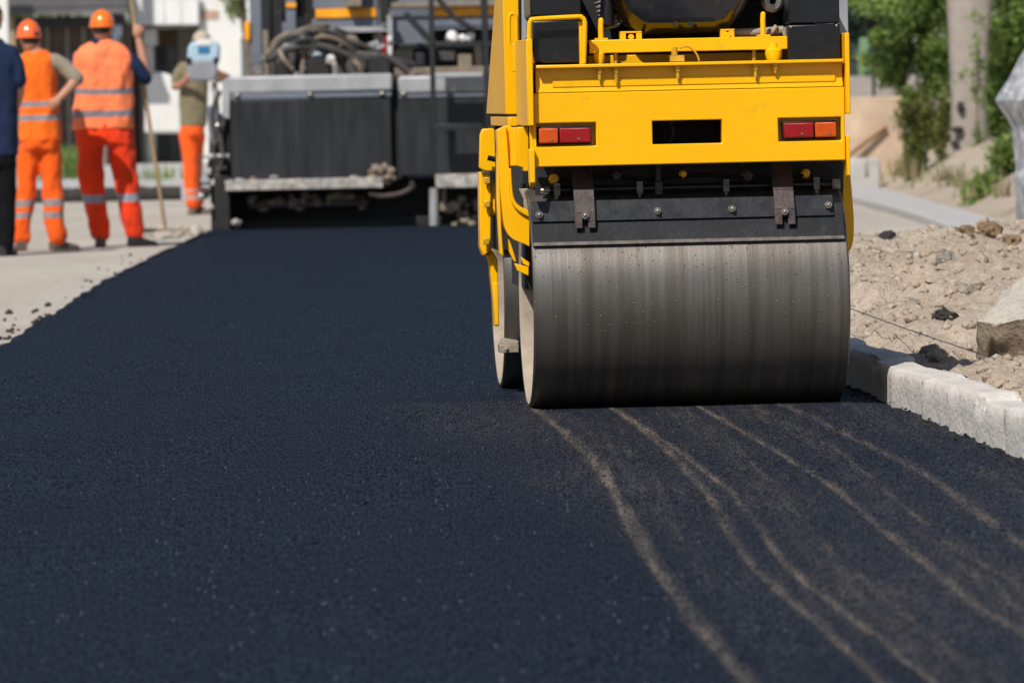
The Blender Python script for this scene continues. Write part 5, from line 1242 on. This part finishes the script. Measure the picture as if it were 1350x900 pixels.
tree(312, 86, "pale green tree hanging over the white house beside the paver's post", "tree", [(330, 120), (322, 30), (316, -60)], [(312, 4, 14, 20), (304, -10, 14, 16), (322, -30, 30, 30), (318, 25, 6, 8)], 900, .075, 'leaf', .6, 7, limbs=((2, [(312, 8), (308, 0)]),))
tree(1335, 60, "leafy lower bush spreading at the foot of the wrapped post", "bush", [(1335, 270), (1335, 240)], [(1326, 225, 26, 34), (1345, 255, 24, 34), (1318, 262, 22, 24), (1352, 200, 24, 40)], 1500, .075, 'leaf', .5, 9, name="bush", tr=.03)
tree(1214, 69, "dry brownish creeper hanging low left of the concrete pole", "creeper", [(1218, 230), (1220, 190)], [(1208, 205, 16, 36), (1226, 225, 22, 24), (1240, 190, 10, 44), (1214, 170, 22, 30)], 1100, .075, 'leaf3', .3, 10, name="creeper", tr=.04)
tree(1268, 69, "thin ivy strands climbing over the front of the concrete pole", "ivy", [(1283, 250), (1288, 160), (1290, 60)], [(1290, 70, 12, 30), (1276, 96, 12, 10), (1292, 125, 12, 24), (1282, 20, 10, 10), (1290, 210, 14, 30)], 330, .07, 'leaf', .12, 12, name="ivy", tr=.015)
# far wood
mb = MB(); vs, fs, sh = [], [], []; r = np.random.default_rng(8)
for i in range(52000):
    x = r.uniform(-45, 60); top = 7 + 2.5 * noise.noise((x * .35, 0, 0)); z = r.uniform(0, 1) ** .8 * top; y = 150 + r.normal(0, 2.0); a = r.normal(0, 1, 3); a /= np.linalg.norm(a); b_ = np.cross(a, r.normal(0, 1, 3)); b_ /= np.linalg.norm(b_); L = r.uniform(.10, .26); k = len(vs); p = np.array([x, y, z])
    vs += [tuple(p - a * L), tuple(p + b_ * L * .5), tuple(p + a * L), tuple(p - b_ * L * .5)]; fs.append((k, k + 1, k + 2, k + 3)); sh += [min(1, max(0, .25 + r.normal(0, .2)))] * 4
me = bpy.data.meshes.new("far_wood"); me.from_pydata(vs, [], fs); me.materials.append(MAT['leaf']); at = me.attributes.new("shade", 'FLOAT', 'POINT'); at.data.foreach_set('value', np.array(sh, np.float32))
o = bpy.data.objects.new("far_wood", me); COL.objects.link(o); tag(o, "dark belt of trees closing the view far behind", None, None, 'stuff')

# ------------------------------------------------------------------ right background
mb = MB(); up_ = [(1040, 226), (1110, 238), (1180, 252), (1240, 268), (1300, 284), (1380, 306), (1480, 330)]; lo_ = [(1480, 366), (1345, 324), (1270, 302), (1200, 278), (1110, 255), (1040, 239)]
P = [G(x, y, .03) for x, y in [tuple(t) for t in cr_interp(up_, 6)] + [tuple(t) for t in cr_interp(lo_, 6)]]; mb.prism([(p.x, p.y) for p in P], 'z', -.12, .03); tag(mb.obj("path", 'path', bevel=.02), "pale curving concrete path behind the earth bank", None, None, 'structure')
def slope_h(x, Y): return -.06 + .5 * sstep(60, 80, Y) * sstep(1.5, 5, x - 1.5)
YW = 73.0
mb = MB(); bbox(mb, 1085, 128, 1191, 250, YW, .25, Vector((0, 0, 0)), True); tag(mb.obj("boundary_wall", 'beigewall', bevel=.01), "sand coloured rendered wall beyond the roller's right side", "wall", None, 'thing')
mb = MB(); A, Bp = D(1118, 204, YW - .12), D(1168, 166, YW - .06); dirn = (Bp - A); A2 = A - dirn * .9; mb.tube([A2, Bp], .035, 4); tag(mb.obj("plank", 'plank'), "brown plank leaning diagonally against the sand coloured wall", "plank")
mb = MB(); bbox(mb, 1112, 209, 1160, 250, YW - 3, .6, Vector((0, 0, 0)), True); tag(mb.obj("concrete_block", 'path', bevel=.02), "grey concrete block in front of the sand coloured wall", "block")
mb = MB(); bbox(mb, 1060, 100, 1240, 135, 84, .3, Vector((0, 0, 0)), True); tag(mb.obj("back_wall", 'greywall'), "low grey rendered wall behind the sand coloured one", "wall", None, 'thing')
mb = MB(); bpoly(mb, [(1132, 108), (1134, 50), (1146, 50), (1149, 108)], 86, .2); bbox(mb, 1132, 104, 1149, 130, 86, .2, Vector((0, 0, 0)), True); tag(mb.obj("green_post", 'greenpost', bevel=.02), "pale green painted post under the blue spruce", "post")
mb = MB(); bbox(mb, 1149.5, 55, 1154, 128, 82, .1, Vector((0, 0, 0)), True); tag(mb.obj("dark_post", 'darkhouse'), "thin dark post beside the green one", "post")
sr = D(1170, 60, 100); sr.z = -.06; shed = empty("shed", sr); tag(shed, "dark boarded shed half hidden behind the trees", "shed")
mb = MB(); bbox(mb, 1085, 42, 1230, 140, 100, 3, sr, True); mb.obj("wall", 'darkhouse', shed)
mb = MB(); bbox(mb, 1080, 34, 1235, 42, 99.6, 3.8, sr); mb.obj("roof", 'roofgrey', shed)
for x0, x1 in ((1183, 1194), (1200, 1210)):
    mb = MB(); bbox(mb, x0, 20, x1, 62, 99.5, .05, sr); mb.obj("shutter", 'houseplaster', shed)
# concrete pole
pr2 = D(1277, 240, 70); pr2.z = -.06; pole = empty("concrete_pole", pr2); tag(pole, "thick weathered concrete pole with dark holes among the greenery", "pole")
mb = MB(); rs = []
for py, x0, x1 in ((-120, 1243, 1312), (0, 1248, 1308), (60, 1251, 1303), (120, 1254, 1300), (180, 1254, 1302), (235, 1252, 1304), (262, 1250, 1306)):
    a_, b_ = D(x0, py, 70) - pr2, D(x1, py, 70) - pr2; rs.append(((a_.x + b_.x) / 2, 0, (a_.z + b_.z) / 2, (b_.x - a_.x) / 2, .22))
rs.sort(key=lambda t: t[2]); mb.rings(rs, 28, 3.2); mb.obj("shaft", 'pole', pole)
for px, py, w_, h_ in ((1266, 141, 5, 8), (1262, 171, 8, 4.5), (1259, 190, 6, 5)):
    mb = MB(); p = D(px, py, 69.74) - pr2; rock_mesh(mb, p, (w_ / 114, .05, h_ / 114), int(px), .8, .3, 2); mb.obj("hole", 'darkrock', pole)
# dry stems and weeds on the slope
blades("dry_grass", [(1230, 255, 64, 40, .22, .25), (1285, 262, 60, 40, .22, .3), (1345, 285, 54, 60, .25, .25), (1195, 245, 68, 40, .25, .15)], "dry straw coloured weeds on the slope below the bushes", kind='stuff', mat='straw')
# wrapped post
YQ = 40.0
wr = D(1372, 310, YQ); wr.z = -.05; mb = MB(); rs = []
for py, x0, x1 in ((-30, 1392, 1402), (30, 1372, 1398), (72, 1347, 1402), (100, 1331, 1412), (122, 1317, 1424), (131, 1312, 1428), (140, 1316, 1422), (152, 1325, 1412), (166, 1334, 1405), (200, 1338, 1400), (224, 1341, 1396), (230, 1337, 1400), (260, 1340, 1398), (312, 1343, 1397), (365, 1345, 1395)):
    a_, b_ = D(x0, py, YQ) - wr, D(x1, py, YQ) - wr; rs.append(((a_.x + b_.x) / 2, 0, (a_.z + b_.z) / 2, (b_.x - a_.x) / 2, max(.03, (b_.x - a_.x) * .4)))
rs.sort(key=lambda t: t[2])
rr2 = []
for (p0, p1) in zip(rs, rs[1:]):
    for j in range(5): rr2.append(tuple(p0[i] + (p1[i] - p0[i]) * j / 5 for i in range(5)))
mb.rings(rr2, 72, 2.0)
for v in mb.v:
    a_ = math.atan2(v.y, v.x - .0); k = .012 * noise.noise((a_ * 5, v.z * 2.2, 0)) + .010 * noise.noise((a_ * 11, v.z * 5 + a_ * 2, 3)); d_ = Vector((v.x, v.y, 0)); 
    if d_.length > .02: v += d_.normalized() * k * 1.6
k = NT("plastic_film"); vv = k.coords('Object', (3, 3, 1)); f = k.noise(vv, 9, 6, .7)
k.set(Base_Color=k.ramp(f, [(.3, (.20, .21, .225)), (.52, (.33, .34, .36)), (.68, (.62, .63, .65))]), Roughness=.28, Coat_Weight=.5, Transmission_Weight=.25); k.bump(f, .5, .02); MAT['film'] = k.m
o = mb.obj("wrapped_post", 'film', smooth=60); o.location = wr; tag(o, "post wrapped in grey translucent plastic film at the right edge", "wrapped post")
# sloping ground under the greenery
vs = []; nx, ny = 30, 24; UPX = sorted([(G(a_, b_, .03).x, G(a_, b_, .03).y) for a_, b_ in up_], key=lambda t: t[1])
for j in range(ny):
    for i in range(nx):
        Y = 50 + j * 1.6; x = 2.6 + i * .35 + (Y - 50) * .03; xu = lerp_pts(UPX, Y); x = xu - .4 + i * .35; hh = .6 * sstep(-.05, 1.6, x - xu) * sstep(46, 62, Y); vs.append((x, Y, -.058 + hh + .06 * noise.noise((x * 1.7, Y * .8, 0)) * sstep(.1, .7, x - xu)))
mb = MB(); mb.add(vs, [(j * nx + i, j * nx + i + 1, (j + 1) * nx + i + 1, (j + 1) * nx + i) for j in range(ny - 1) for i in range(nx - 1)]); tag(mb.obj("slope", 'earth', smooth=80), "dry earthen slope under the bushes", None, None, 'structure')
